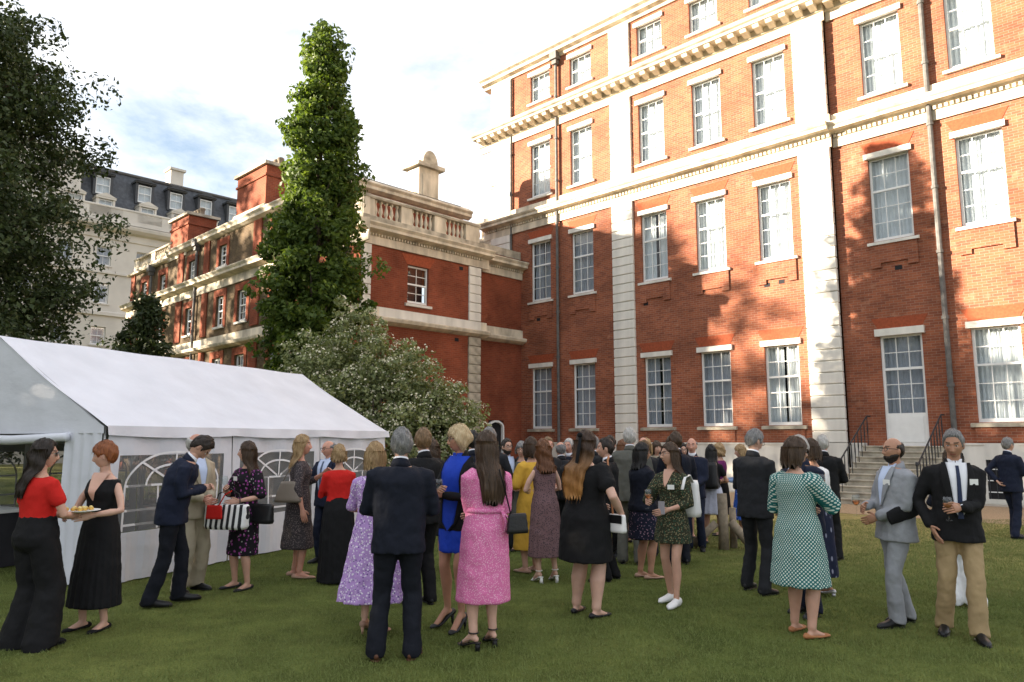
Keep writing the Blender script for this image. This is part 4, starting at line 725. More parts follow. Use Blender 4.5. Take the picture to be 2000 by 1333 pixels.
def head_geo(sex):
    if sex in HEADS: return HEADS[sex]
    na, ne = len(HEAD_AZ), len(HEAD_EL); v = [head_pt(a, e, True, sex) for e in HEAD_EL for a in HEAD_AZ]; f = []; m = []
    for i in range(ne - 1):
        for j in range(na):
            q = (i * na + j, i * na + (j + 1) % na, (i + 1) * na + (j + 1) % na, (i + 1) * na + j); f.append(q); c = np.mean([v[k] for k in q], 0); mi = 0
            if c[1] > .05:
                if abs(c[0]) < .023 - abs(c[2] + .068) * .6 and abs(c[2] + .068) < .0085: mi = 1
                elif abs(c[2] - .031 + .12 * (abs(c[0]) - .03) ** 2) < .0056 and .012 < abs(c[0]) < .049: mi = 2
            m.append(mi)
    mb = MB(); mb.add(v, f); mb.m = m
    for s in (-1, 1):
        mb.ball((s * .0735, -.008, -.01), (.009, .02, .031), 10, 7, 0, Matrix.Rotation(s * .35, 3, 'Z'))
        ye = head_pt(math.atan2(.031, .09), R(4), True, sex)[1]
        mb.ball((s * .031, ye - .003, .008), (.0145, .0078, .0068), 10, 6, 3); mb.ball((s * .031, ye + .0008, .008), (.0064, .0056, .0062), 8, 6, 4); mb.tube([(s * .031 + dx_, ye + .0052 - 14 * dx_ * dx_, .0145 - 16 * dx_ * dx_) for dx_ in np.linspace(-.0165, .0165, 7)], .0013, 5, m=2)
    HEADS[sex] = (np.array(mb.v), mb.f, mb.m); return HEADS[sex]
HAIRLINES = {'short': ([0, 30, 48, 62, 74, 84, 100, 118, 180], [44, 42, 36, 14, -14, 10, 4, -26, -42]), 'part': ([0, 25, 50, 72, 95, 120, 180], [44, 38, 16, -18, -46, -58, -62]), 'fringe': ([0, 30, 48, 70, 95, 120, 180], [17, 16, 8, -25, -48, -58, -62]), 'updo': ([0, 30, 55, 75, 90, 110, 180], [38, 34, 18, 6, 6, -16, -34]), 'fringe_short': ([0, 30, 50, 66, 80, 100, 120, 180], [18, 17, 12, -6, 4, 2, -26, -42])}
BODIES = []
class Person:
    ARM = {'down': ((.275, .03, .85), .35), 'front': ((.13, .27, 1.08), .5), 'chest': ((.055, .25, 1.19), .75), 'waist': ((.05, .24, 1.03), .6), 'pocket': ((.215, .07, .92), .2), 'plate': ((.04, .34, 1.12), .25), 'cross': ((-.06, .22, 1.1), .5), 'side': ((.3, .1, .98), .4), 'high': ((.1, .3, 1.27), .7), 'back': ((.1, -.2, 1.0), .5)}
    def __init__(s, label, x, y, h, face, sex='m', build=1.0, sk='fair', arms=('down', 'down'), feet=None, head=(0, 0), lean=0, near=1, heel=0, bow=0, group=None):
        k = h / 1.75; s.root = thing('person', label, 'person', (x, y, heel * k), R(face), group); s.root.scale = (k, k, k); s.k = k; s.sex, s.b, s.sk, s.near, s.heel = sex, build, sk, near, heel
        s.lean, s.head, s.bow = R(lean), (R(head[0]), R(head[1])), R(bow)
        j = [random.uniform(-1, 1) for _ in range(5)]; s.feet = feet or ((-.105 + .02 * j[0], .05 * j[1], 8 + 7 * j[2]), (.105 + .02 * j[3], -.05 * j[1], -8 + 7 * j[4])); s.root.rotation_euler[1] = R(1.3 * j[2]); s.vox = .0125 if near == 1 else (.017 if near == 2 else .022)
        s.S = {}; fem = sex == 'f'
        for i, sd in ((0, -1), (1, 1)):
            a = arms[i]; tg, cu = Person.ARM[a] if isinstance(a, str) else a; S = np.array([sd * (.158 if fem else .188) * (1 + .6 * (build - 1)), -.012, 1.365 if fem else 1.385]); W_ = np.array([sd * tg[0] * (1 + .3 * (build - 1)), tg[1], tg[2]])
            l1, l2 = .285, .255; d = W_ - S; L_ = np.linalg.norm(d)
            if L_ > (l1 + l2) * .985: W_ = S + d / L_ * (l1 + l2) * .985; d = W_ - S; L_ = np.linalg.norm(d)
            u_ = d / L_; q = (l1 * l1 - l2 * l2 + L_ * L_) / (2 * L_); hgt = math.sqrt(max(0, l1 * l1 - q * q)); pole = np.array([sd * .75, -.75, -.6]); pole -= u_ * (pole @ u_); pole /= np.linalg.norm(pole); E = S + u_ * q + pole * hgt
            s.S[sd] = (S, E, W_, cu)
        s.legs = {}
        for i, sd in ((0, -1), (1, 1)):
            fx, fy, fr = s.feet[i]; Hp = np.array([sd * .088, 0, .90]); A = np.array([fx, fy, .085]); d = A - Hp; L_ = np.linalg.norm(d); l1, l2 = .42, .41
            if L_ > (l1 + l2) * .998: l1 *= L_ / .828; l2 *= L_ / .828
            u_ = d / L_; q = (l1 * l1 - l2 * l2 + L_ * L_) / (2 * L_); hg = math.sqrt(max(0, l1 * l1 - q * q)); pole = np.array([0, 1., 0]); pole -= u_ * (pole @ u_); pole /= np.linalg.norm(pole); s.legs[sd] = (Hp, Hp + u_ * q + pole * hg, A, R(fr))
        b = build
        s.torso = [(z, rx * (1 + (b - 1) * (1 if z < 1.36 else .6)), ry * (1 + (b - 1) * (1.25 if z < 1.36 else .6)), cy) for z, rx, ry, cy in ([(.80, .15, .11, 0), (.93, .166, .122, -.008), (1.02, .142, .105, 0), (1.10, .122, .094, 0), (1.20, .134, .102, 0), (1.28, .145, .122, .012), (1.35, .145, .102, 0), (1.40, .128, .082, -.008), (1.44, .07, .062, -.01), (1.47, .05, .05, -.008)] if fem else
                   [(.80, .15, .11, 0), (.93, .16, .115, -.004), (1.02, .15, .108, 0), (1.12, .147, .106, 0), (1.24, .16, .114, 0), (1.34, .17, .113, -.005), (1.41, .155, .092, -.01), (1.455, .088, .072, -.012), (1.48, .06, .058, -.01)])]
        s._body()
    # -- transforms
    def T(s, v):
        v = np.array(v, float).reshape(-1, 3)
        for ang, z0, z1 in ((s.lean, .86, 1.12), (s.bow, 1.15, 1.4)):
            if ang:
                w_ = np.clip((v[:, 2] - z0) / (z1 - z0), 0, 1); w_ = w_ * w_ * (3 - 2 * w_); a = -ang * w_; zc = (z0 + .06); y, z = v[:, 1].copy(), v[:, 2] - zc
                v[:, 1] = y * np.cos(a) - z * np.sin(a); v[:, 2] = zc + y * np.sin(a) + z * np.cos(a)
        return v
    def Hd(s, v):
        """head-local to person-local"""
        v = np.array(v, float).reshape(-1, 3); p = s.head[1]; yw = s.head[0]; y = v[:, 1] * math.cos(p) - v[:, 2] * math.sin(p); z = v[:, 1] * math.sin(p) + v[:, 2] * math.cos(p); x = v[:, 0] * math.cos(yw) - y * math.sin(yw); y2 = v[:, 0] * math.sin(yw) + y * math.cos(yw)
        return np.stack([x, y2 + .022, z + 1.622], 1)
    def out(s, name, mb, mats, remesh=0, smooth=True, wr=0, head=False):
        v = s.Hd(mb.v) if head else mb.v; mb.v = [tuple(q) for q in s.T(v)]
        o = mb.build(name, mats, s.root, smooth=smooth, recalc=bool(remesh))
        if remesh:
            r = o.modifiers.new('r', 'REMESH'); r.mode = 'VOXEL'; r.voxel_size = remesh; r.use_smooth_shade = True; q = o.modifiers.new('s', 'SMOOTH'); q.factor = .5; q.iterations = 4
            if wr:
                tx = bpy.data.textures.get('folds') or bpy.data.textures.new('folds', 'CLOUDS'); tx.noise_scale = .11; tx.noise_depth = 3; dp = o.modifiers.new('d', 'DISPLACE'); dp.texture = tx; dp.texture_coords = 'LOCAL'; dp.strength = wr * 1.9; dp.mid_level = .5
        return o
    def world(s, p):
        p = s.T([p])[0] * s.k; a = s.root.rotation_euler[2]; return (s.root.location[0] + p[0] * math.cos(a) - p[1] * math.sin(a), s.root.location[1] + p[0] * math.sin(a) + p[1] * math.cos(a), p[2] + s.root.location[2])
    # -- anatomy
    def _body(s):
        mb = MB(); hloft(mb, [(z, rx * (.7 if z < .82 else .88 if z < 1.3 else .95), ry * (.7 if z < .82 else .88 if z < 1.3 else .95), cy) for z, rx, ry, cy in s.torso], 24); b = s.b; fem = s.sex == 'f'; ak = (.9 if fem else 1.0) * (1 + .8 * (b - 1))
        mb.tube([(0, -.014, 1.42), (0, .0, 1.5), (0, .012, 1.58)], [.062, .052, .052] if not fem else [.052, .045, .046], 14)
        for sd in (-1, 1):
            S, E, W_, cu = s.S[sd]; Sb = S + np.array([-sd * .022, 0, -.022]); mb.tube([Sb, S * .45 + E * .55, E, E * .6 + W_ * .4, W_], np.array([.043, .041, .037, .038, .026]) * ak, 12)
            Hp, K, A, fr = s.legs[sd]; lk = 1 + .9 * (b - 1)
            mb.tube([Hp, Hp * .5 + K * .5, K, K * .62 + A * .38 + np.array([0, -.014, 0]), K * .2 + A * .8, A], np.array([.076, .066, .052, .055, .036, .034]) * lk, 14)
            fd = np.array([math.sin(-fr), math.cos(-fr), 0]); hz = s.heel
            mb.tube([A + fd * -.045 + (0, 0, -.05), A + fd * .03 + (0, 0, -.035), A + fd * .1 + (0, 0, -.055 - hz * .6), A + fd * .16 + (0, 0, -.07 - hz)], [(.026, .026), (.031, .034), (.037, .02), (.036, .011)], 10, hint=(fd[1], -fd[0], 0))
        extra = MB(); hv, hf, hm = head_geo(s.sex); extra.add(s.Hd(hv), hf); extra.m = list(hm)
        for sd in (-1, 1):
            S, E, W_, cu = s.S[sd]; d = W_ - E; d /= np.linalg.norm(d); pn = np.array([-sd, .15, -.25]); pn -= d * (pn @ d); pn /= np.linalg.norm(pn); ac = np.cross(d, pn); 
            if ac @ np.array([0, .8, .6]) < 0: ac = -ac
            extra.tube([W_ - d * .03, W_ + d * .01, W_ + d * .05, W_ + d * .092], [(.024, .02), (.028, .018), (.038, .015), (.038, .013)], 10, hint=ac)
            for q, (of, ln) in enumerate(((.029, .92), (.0098, 1.05), (-.0098, 1.0), (-.028, .8))):
                p = W_ + d * .085 + ac * of; pts = [p]; dr = d; 
                for L_, an in ((.042 * ln, .45 * cu), (.026 * ln, 1.2 * cu), (.021 * ln, .8 * cu)): dr = dr * math.cos(an) + pn * math.sin(an) - 0 * d; dr /= np.linalg.norm(dr); p = p + dr * L_; pts.append(p)
                extra.tube(pts, [.0092, .0085, .0076, .0062], 7, hint=ac)
            p = W_ + d * .028 + ac * .03; dr = d * .65 + ac * .62 + pn * (.3 + .5 * cu); dr /= np.linalg.norm(dr); p2 = p + dr * .036; dr2 = dr * .75 + d * .4 + pn * .5 * cu - ac * .25; dr2 /= np.linalg.norm(dr2); extra.tube([p - dr * .015, p, p2, p2 + dr2 * .03], [.013, .0125, .0098, .0075], 7, hint=pn)
        extra.v = [tuple(q) for q in s.T(extra.v)]
        s.body = s.out('body', mb, [skin(s.sk)], s.vox); BODIES.append((s.body, extra, [skin(s.sk), lipm(s.sk), None, EYEW, EYED], s))
        s.brow = MATS.get('brow') or mat('brow', (.08, .05, .035), .8, var=0)
    # -- hair
    def hair(s, style, color, drape=0, volume=1.0, wavy=0, bun=None, ends=.8):
        HM = hair_mat(color, *HC[color]); mb = MB(); seed = random.random() * 9
        if style != 'balding':
            xs, ys = HAIRLINES[style]; lo = lambda a: float(np.interp(math.degrees(abs(a)), xs, ys)); hi = lambda a: 95
        else: xs, ys = HAIRLINES['short']; lo = lambda a: float(np.interp(math.degrees(abs(a)), xs, ys)); hi = lambda a: float(np.interp(math.degrees(abs(a)), [0, 62, 85, 180], [-95, -95, 24, 44]))
        AZ = np.linspace(-math.pi, math.pi, 61)[:-1]; EL = np.radians(np.linspace(-64, 90, 36)); v = []; ok = []
        for e in EL:
            for a in AZ:
                x, y, z = head_pt(a, e, False, s.sex); dg = math.degrees(e); mk = min((dg - lo(a)) / 7, (hi(a) - dg) / 7, 1)
                th = (.012 + .010 * max(0, math.sin(e)) + (.006 if abs(a) > 1.8 else 0)) * volume * (1 + .22 * math.sin(a * 11 + e * 5 + seed) * math.cos(e) + .16 * math.sin(a * 5 - e * 9 + seed))
                th = th * max(0, mk) ** .5 if mk > 0 else -.006; n = Vector((x, y, z)).normalized(); v.append((x + n.x * th, y + n.y * th, z + n.z * th)); ok.append(mk > 0)
        na = len(AZ); f = [(i * na + j, i * na + (j + 1) % na, (i + 1) * na + (j + 1) % na, (i + 1) * na + j) for i in range(len(EL) - 1) for j in range(na)]
        f = [q for q in f if any(ok[k] for k in q)]; mb.add(v, f)
        if drape:
            ZL = np.linspace(.05, -drape, max(8, int(drape / .03))); n = 26; rows = []
            for z in ZL:
                t_ = (z - .05) / (-drape - .05); ph = R(float(np.interp(z, [-.5, -.3, -.15, -.05, .05], [62, 72, 98, 112, 112]))); rx = float(np.interp(z, [-.5, -.35, -.22, -.12, -.05, .05], [.125, .135, .125, .098, .1, .092])) * (.5 + .5 * volume); yb = float(np.interp(z, [-.5, -.35, -.22, -.12, -.02, .05], [-.17, -.188, -.172, -.128, -.128, -.118])) - max(0, s.b - 1.05) * (.16 if z < -.2 else .06); ry = .115 if z > -.15 else .1; cy = yb + ry
                if t_ > ends: sh_ = 1 - .65 * ((t_ - ends) / (1 - ends)) ** 1.5
                else: sh_ = 1
                ring = []
                for k in range(n): a = -ph + 2 * ph * k / (n - 1); w_ = 1 + .05 * math.sin(a * 9 + seed) + wavy * .09 * math.sin(z * 48 + a * 3 + seed); ring.append((math.sin(a) * rx * w_ * (.75 + .25 * sh_), cy - math.cos(a) * ry * w_, z + .03 * math.sin(k * 2.3 + seed) * (t_ > .85)))
                for k in reversed(range(n)): a = -ph + 2 * ph * k / (n - 1); ring.append((math.sin(a) * rx * (.66 + .22 * t_) * (.75 + .25 * sh_), cy - math.cos(a) * ry * (1 - .32 * sh_), z))
                rows.append(ring)
            m_ = 2 * n; vv = [p for r_ in rows for p in r_]; ff = [(i * m_ + j, i * m_ + (j + 1) % m_, (i + 1) * m_ + (j + 1) % m_, (i + 1) * m_ + j) for i in range(len(rows) - 1) for j in range(m_)] + [tuple(range(m_)), tuple((len(rows) - 1) * m_ + j for j in range(m_))[::-1]]; mb.add(vv, ff)
            if s.near < 3:
                for _ in range(150 if s.near == 1 else 70):
                    k = random.randrange(n); i0 = random.randrange(0, max(1, len(rows) - 5)); pts = []; o_ = random.uniform(.0, .010); wob = random.uniform(-.012, .012)
                    for q_ in range(min(6, len(rows) - i0)): x_, y_, z_ = rows[i0 + q_][k]; pts.append((x_ * (1 + o_ * 4) + wob * q_ / 5, y_ - o_ * (.4 + .2 * q_), z_ - (.035 * random.random() if i0 + q_ == len(rows) - 1 else 0)))
                    ribbon(mb, pts, (.0024, 0, 0) if abs(pts[0][0]) < .07 else (0, .0024, 0))
        if s.near < 3:
            for _ in range(420 if s.near == 1 else 160):
                a = random.uniform(-math.pi, math.pi); e = R(random.uniform(-40, 88)); dg = math.degrees(e)
                if dg < lo(a) + 5 or dg > hi(a) - 3: continue
                pts = []; lf = random.uniform(.0, .006) * volume; aw = random.uniform(-.12, .12)
                for q_ in range(4):
                    e2 = e - R(7 if style not in ('short', 'balding', 'fringe_short') else 5) * q_; x, y, z = head_pt(a + aw * q_, e2, False, s.sex); th = (.013 + .010 * max(0, math.sin(e2)) + (.006 if abs(a) > 1.8 else 0)) * volume + lf * (.4 + .3 * q_); nn = Vector((x, y, z)).normalized(); pts.append((x + nn.x * th, y + nn.y * th, z + nn.z * th))
                ribbon(mb, pts, (math.cos(a) * .002, -math.sin(a) * .002, 0))
        if bun:
            mb.ball(bun[0], bun[1], 16, 10)
            for _ in range(60): u_ = rng.normal(size=3); u_ /= np.linalg.norm(u_); w_ = np.cross(u_, rng.normal(size=3)); w_ /= np.linalg.norm(w_); ribbon(mb, [np.array(bun[0]) + (u_ * math.cos(t_) + w_ * math.sin(t_)) * np.array(bun[1]) * 1.05 for t_ in (0, .35, .7, 1.05)], tuple(np.cross(u_, w_) * .002))
        return s.out('hair', mb, HM, head=True)
    # -- clothes
    def sleeve(s, mb, sd, kind, r, puff=1.0):
        S, E, W_, cu = s.S[sd]; S2 = S + np.array([-sd * .05, 0, .004]); S = S + np.array([-sd * .006, 0, -.004])
        if kind == 'long': mb.tube([S2, S, S * .5 + E * .5, E, E * .5 + W_ * .5, W_ - (W_ - E) * .02], np.array([r * 1.05, r * 1.14, r, r * .88, r * .8, r * .72]), 14)
        elif kind == 'three': mb.tube([S2, S, S * .5 + E * .5, E, E * .62 + W_ * .38], np.array([r * 1.05, r * 1.12, r * puff, r * .95 * puff, r * .8 * puff]), 14)
        elif kind == 'elbow': mb.tube([S2, S, S * .5 + E * .5, S * .06 + E * .94], np.array([r * 1.05, r * 1.12, r * puff, r * 1.0 * puff]), 14)
        elif kind == 'short': mb.tube([S2, S, S * .7 + E * .3, S * .42 + E * .58], np.array([r * 1.05, r * 1.12, r * 1.02, r * 1.0]), 14)
        elif kind == 'cap': mb.tube([S2, S, S * .85 + E * .15], np.array([r * 1.05, r * 1.05, r * .95]), 14)
    def scaled(s, dx, zmin, zmax, dy=None):
        dy = dx if dy is None else dy; S = [q for q in s.torso if zmin < q[0] < zmax]; a = sec_at(s.torso, zmin); b = sec_at(s.torso, zmax); S = [(zmin, a[0], a[1], a[2])] + S + [(zmax, b[0], b[1], b[2])]
        return [(z, rx + dx, ry + dy, cy) for z, rx, ry, cy in S]
    def jacket(s, M_, hem=.80, sleeve='long', flare=.0, name='jacket', open_=0, r=.062, dx=.026):
        secs = s.scaled(dx, .95, 1.455); secs = [(hem, secs[0][1] + .008 + flare, secs[0][2] + .012 + flare, secs[0][3]), (hem + .08, secs[0][1] + .006 + flare * .6, secs[0][2] + .008, secs[0][3])] + secs
        if s.sex == 'm': secs = [(z, rx + (.012 if 1.0 < z < 1.2 else 0), ry + (.008 if 1.0 < z < 1.2 else 0), cy) for z, rx, ry, cy in secs]
        s.jsecs = secs; mb = MB(); hloft(mb, secs, 28, 2.4)
        for sd in (-1, 1):
            if sleeve != 'none': s.sleeve(mb, sd, sleeve, r * (1 + .7 * (s.b - 1)) * (1 if s.sex == 'm' else .9))
        o = s.out(name, mb, M_, s.vox * 1.05, wr=.014)
        c = MB(); band(c, 1.43, 1.502, (.095, .08), (.066, .064), -.012, .38); s.out('collar', c, M_)
        return o
    def shirt_front(s, shirt, tie=None, vz=1.10, wide=.062, lapel=None, open_w=.0):
        """shirt and tie showing in the opening of the jacket, with lapels along its edges"""
        secs = s.jsecs; Y = lambda x, z, o: front_y(secs, x, z, 2.4) + o
        def patch(rows, o0, th=.01):
            mb = MB(); n = 6; v = []
            for z, xl, xr in rows: v += [(xl + (xr - xl) * k / n, Y(xl + (xr - xl) * k / n, min(z, 1.44), o0) - max(0, z - 1.44) * .6, z) for k in range(n + 1)]
            k_ = len(v); v += [(x, y - th - .006, z) for x, y, z in v]; r_ = len(rows); f = [(i * (n + 1) + j, i * (n + 1) + j + 1, (i + 1) * (n + 1) + j + 1, (i + 1) * (n + 1) + j) for i in range(r_ - 1) for j in range(n)]; f += [tuple(k_ + q for q in t_[::-1]) for t_ in f]
            for i in range(r_ - 1): a, b = i * (n + 1), (i + 1) * (n + 1); f += [(a, b, k_ + b, k_ + a), (a + n, k_ + a + n, k_ + b + n, b + n)]
            mb.add(v, f); return mb
        zs = np.linspace(vz, 1.47, 10); W_ = lambda z: wide * ((z - vz) / (1.45 - vz)) ** .8 + open_w + .004 if z > vz else .004
        s.out('shirt', patch([(z, -W_(z), W_(z)) for z in zs], .013), shirt)
        if tie: s.out('tie', patch([(z, -(.012 + .02 * (1.45 - z)), .012 + .02 * (1.45 - z)) for z in np.linspace(vz - .0, 1.445, 9)], .021, .004), tie)
        if lapel:
            for sd in (-1, 1):
                rows = [(z, *(sorted((sd * W_(z), sd * (W_(z) + (.012 + .05 * math.sin(math.pi * min(1, (z - vz) / (1.47 - vz)) ** 1.3 * .9))))))) for z in zs]; s.out('lapel', patch(rows, .019, .006), lapel)
        c = MB()
        for sd in (-1, 1): c.hexa([(sd * .004, .06, 1.465), (sd * .045, .052, 1.45), (sd * .05, .045, 1.46), (sd * .008, .05, 1.47), (sd * .004, .045, 1.495), (sd * .055, .03, 1.495), (sd * .058, .024, 1.5), (sd * .008, .037, 1.5)])
        s.out('shirt_collar', c, shirt, smooth=False)
    def back_collar(s, shirt):
        mb = MB(); band(mb, 1.46, 1.522, (.066, .064), (.0575, .056), -.004, .30); s.out('shirt_collar', mb, shirt)
    has_tr = False
    def trousers(s, M_, r0=.091, rk=.067, rb=.069, top=1.04, hem=.04):
        s.has_tr = True; mb = MB(); hloft(mb, [(.8, .13, .1, 0)] + s.scaled(.018, .85, top), 24)
        for sd in (-1, 1):
            Hp, K, A, fr = s.legs[sd]; bt = np.array([A[0], A[1] - .016, hem]); q = 1 + .8 * (s.b - 1); mb.tube([Hp + (0, 0, .02), Hp * .5 + K * .5, K, K * .5 + bt * .5, bt + (0, -.006, .03), bt + (0, .004, 0)], np.array([r0, (r0 + rk) / 2, rk, (rk + rb) / 2, rb, rb * 1.04]) * q, 16, rnd=False)
        s.out('trousers', mb, M_, s.vox * 1.1, wr=.016)
    def dress(s, M_, hem=.55, hr=(.24, .2), sleeve='short', r=.052, top=1.43, waist=.006, pleat=0, np_=14, name='dress', bust=.012, puff=1.0, zbot=None, midr=None, wr=.012):
        up = s.scaled(bust, 1.02, top, bust * .9); w_ = sec_at(s.torso, 1.08); up = [(z, rx + (waist if z < 1.12 else 0), ry + (waist if z < 1.12 else 0), cy) for z, rx, ry, cy in up]
        hp = sec_at(s.torso, .92); low = [(hem, hr[0], hr[1], -.004), (hem * .55 + .9 * .45, hr[0] * .55 + (hp[0] + .02) * .45, hr[1] * .55 + (hp[1] + .02) * .45, -.003)] if hem < .82 else [(hem, hp[0] + .03, hp[1] + .03, 0)]
        low.append((.93, max(hp[0] + .016, 0), hp[1] + .016, -.006))
        s.jsecs = low + up; mb = MB(); pl = None
        if pleat: pl = lambda z: pleat * min(1, max(0, (.98 - z) / .35)); pl.n = np_
        hloft(mb, low + up, 72 if pleat else 28, 2.2, pl)
        for sd in (-1, 1):
            if sleeve != 'none': s.sleeve(mb, sd, sleeve, r * (1 + .8 * (s.b - 1)), puff)
        return s.out(name, mb, M_, s.vox if pleat else s.vox * 1.05, wr=wr)
    def skirt(s, M_, hem=.3, hr=(.24, .2), top=1.06, pleat=.05, np_=16, name='skirt'):
        hp = sec_at(s.torso, .92); wa = sec_at(s.torso, top); mb = MB(); pl = None
        if pleat: pl = lambda z: pleat * min(1, max(0, (1.0 - z) / .3)); pl.n = np_
        hloft(mb, [(hem, hr[0], hr[1], 0), (hem * .5 + .46, hr[0] * .5 + hp[0] * .5 + .012, hr[1] * .5 + hp[1] * .5 + .012, 0), (.92, hp[0] + .02, hp[1] + .02, -.004), (top, wa[0] + .012, wa[1] + .012, 0)], 84 if pleat else 28, 2.15, pl); s.out(name, mb, M_, s.vox, wr=.008)
    def top(s, M_, sleeve='short', hem=.98, r=.054, neck=1.43, name='top', dx=.014):
        secs = s.scaled(dx, 1.0, neck); secs = [(hem, secs[0][1] + .01, secs[0][2] + .01, 0)] + secs; s.jsecs = secs; mb = MB(); hloft(mb, secs, 28, 2.25)
        for sd in (-1, 1):
            if sleeve != 'none': s.sleeve(mb, sd, sleeve, r)
        s.out(name, mb, M_, s.vox * 1.05, wr=.01)
    def chest_skin(s, z0=1.24, w_=.07):
        """bare skin in a V or scoop neckline"""
        secs = s.jsecs; mb = MB(); n = 8; rows = []; v = []
        for z in np.linspace(z0, 1.46, 10): ww = .004 + w_ * ((z - z0) / (1.45 - z0)) ** .8; rows.append([(ww * (2 * k / n - 1), front_y(secs, ww * (2 * k / n - 1), min(z, 1.42), 2.25) + .005 - max(0, z - 1.42) * .9, z) for k in range(n + 1)])
        v = [p for r_ in rows for p in r_]; k_ = len(v); v += [(x, y - .02, z) for x, y, z in v]; f = [(i * (n + 1) + j, i * (n + 1) + j + 1, (i + 1) * (n + 1) + j + 1, (i + 1) * (n + 1) + j) for i in range(9) for j in range(n)]; f += [tuple(k_ + q for q in t_[::-1]) for t_ in f]; mb.add(v, f); s.out('neckline', mb, skin(s.sk))
    def shoes(s, M_, style='shoe'):
        for sd in (-1, 1):
            Hp, K, A, fr = s.legs[sd]; fd = np.array([math.sin(-fr), math.cos(-fr), 0]); sdv = np.array([fd[1], -fd[0], 0]); c = np.array([A[0], A[1], -s.heel]); hz = s.heel; mb = MB()
            P_ = [-.082, -.065, -.03, .02, .07, .12, .165, .195]; Wd = [.018, .031, .035, .035, .04, .045, .038, .016]; Hh = {'shoe': [.05, .085, .1, .095, .07, .055, .045, .025], 'pump': [.05, .065, .05, .035, .03, .034, .034, .02], 'flat': [.04, .055, .042, .03, .028, .034, .032, .02], 'sneaker': [.06, .09, .1, .095, .075, .062, .055, .035], 'sandal': [.016] * 8}[style]
            lift = [hz * float(np.interp(p, [-.08, -.02, .1, .2], [1, .95, .08, 0])) for p in P_]
            mb.tube([c + fd * p + np.array([0, 0, l + h / 2 + .004]) for p, h, l in zip(P_, Hh, lift)], [(w_ * (1.12 if style == 'sneaker' else 1), h / 2) for w_, h in zip(Wd, Hh)], 12, hint=sdv)
            if hz > .02: mb.tube([c + fd * -.06 + np.array([0, 0, 0]), c + fd * -.058 + np.array([0, 0, hz + .015])], [.007 if hz > .05 and style == 'pump' else .024, .02], 8, rnd=False)
            if style == 'shoe': mb.tube([c + fd * p + np.array([0, 0, .008]) for p in P_], [(w_ * 1.08, .008) for w_ in Wd], 10, hint=sdv)
            if style == 'sandal':
                mb.tube([c + fd * .11 + sdv * .045 * math.cos(a) + np.array([0, 0, lift[5] + .012 + .045 * math.sin(a)]) for a in np.linspace(0, math.pi, 9)], [(.012, .003)] * 9, 6, hint=fd); mb.tube([A + sdv * .04 * math.cos(a) + fd * (.042 * math.sin(a)) for a in np.linspace(0, 2 * math.pi, 17)], .006, 6)
            s.out('shoe', mb, M_)
    def glasses(s, M_=None, lens=None):
        mb = MB()
        for sd in (-1, 1):
            mb.tube([(sd * .033 + .025 * math.cos(a), .1 - .004 * abs(math.cos(a)), .006 + .019 * math.sin(a)) for a in np.linspace(0, 2 * math.pi, 17)], .0022, 6); mb.tube([(sd * .058, .095, .012), (sd * .074, .04, .014), (sd * .077, -.008, .008)], .002, 6)
            if lens: mb.ball((sd * .033, .0985, .006), (.024, .002, .018), 12, 6)
        mb.tube([(-.009, .103, .01), (.009, .103, .01)], .002, 6); return s.out('glasses', mb, M_ or mat('spectacle_frame', (.02, .018, .016), .3, var=0), head=True)
    def beard(s, color):
        mb = MB(); n = 0; AZ = np.linspace(-1.75, 1.75, 29); EL = np.radians(np.linspace(-74, -14, 15)); v = []
        for e in EL:
            for a in AZ:
                x, y, z = head_pt(a, e, True, 'm'); dg = math.degrees(e); up_ = float(np.interp(abs(a), [0, .3, .55, 1.2, 1.75], [-30, -27, -32, -18, -12])); mk = (up_ - dg) / 6; th = .011 * min(1, max(0, mk)) if mk > 0 else -.005; q = Vector((x, y, z)).normalized(); v.append((x + q.x * th, y + q.y * th, z + q.z * th - .004))
        mb.add(v, [(i * 29 + j, i * 29 + j + 1, (i + 1) * 29 + j + 1, (i + 1) * 29 + j) for i in range(14) for j in range(28)]); s.out('beard', mb, hair_mat(color, *HC[color]), head=True)
    def badge(s, x=.09, z=1.3):
        mb = MB(); y = front_y(s.jsecs, x, z, 2.4); rx, ry, cy = sec_at(s.jsecs, z); t_ = -x / rx * .7; dx = np.array([math.cos(t_), math.sin(t_), 0]); p = np.array([x, y + .018, z]); u_ = np.array([0, .05, 1.0]); n_ = np.array([-dx[1], dx[0], 0]) * .002
        mb.hexa([p - dx * .037 - u_ * .025 - n_, p + dx * .037 - u_ * .025 - n_, p + dx * .037 - u_ * .025 + n_, p - dx * .037 - u_ * .025 + n_, p - dx * .037 + u_ * .025 - n_, p + dx * .037 + u_ * .025 - n_, p + dx * .037 + u_ * .025 + n_, p - dx * .037 + u_ * .025 + n_]); s.out('name_badge', mb, PAINT, smooth=False)
    def belt(s, z=1.03, c=(.05, .03, .02)):
        q = sec_at(s.torso, z); mb = MB(); hloft(mb, [(z - .018, q[0] + .017, q[1] + .017, q[2]), (z + .018, q[0] + .017, q[1] + .017, q[2])], 28); s.out('belt', mb, mat('belt_%d' % int(c[0] * 100), c, .5, var=0))
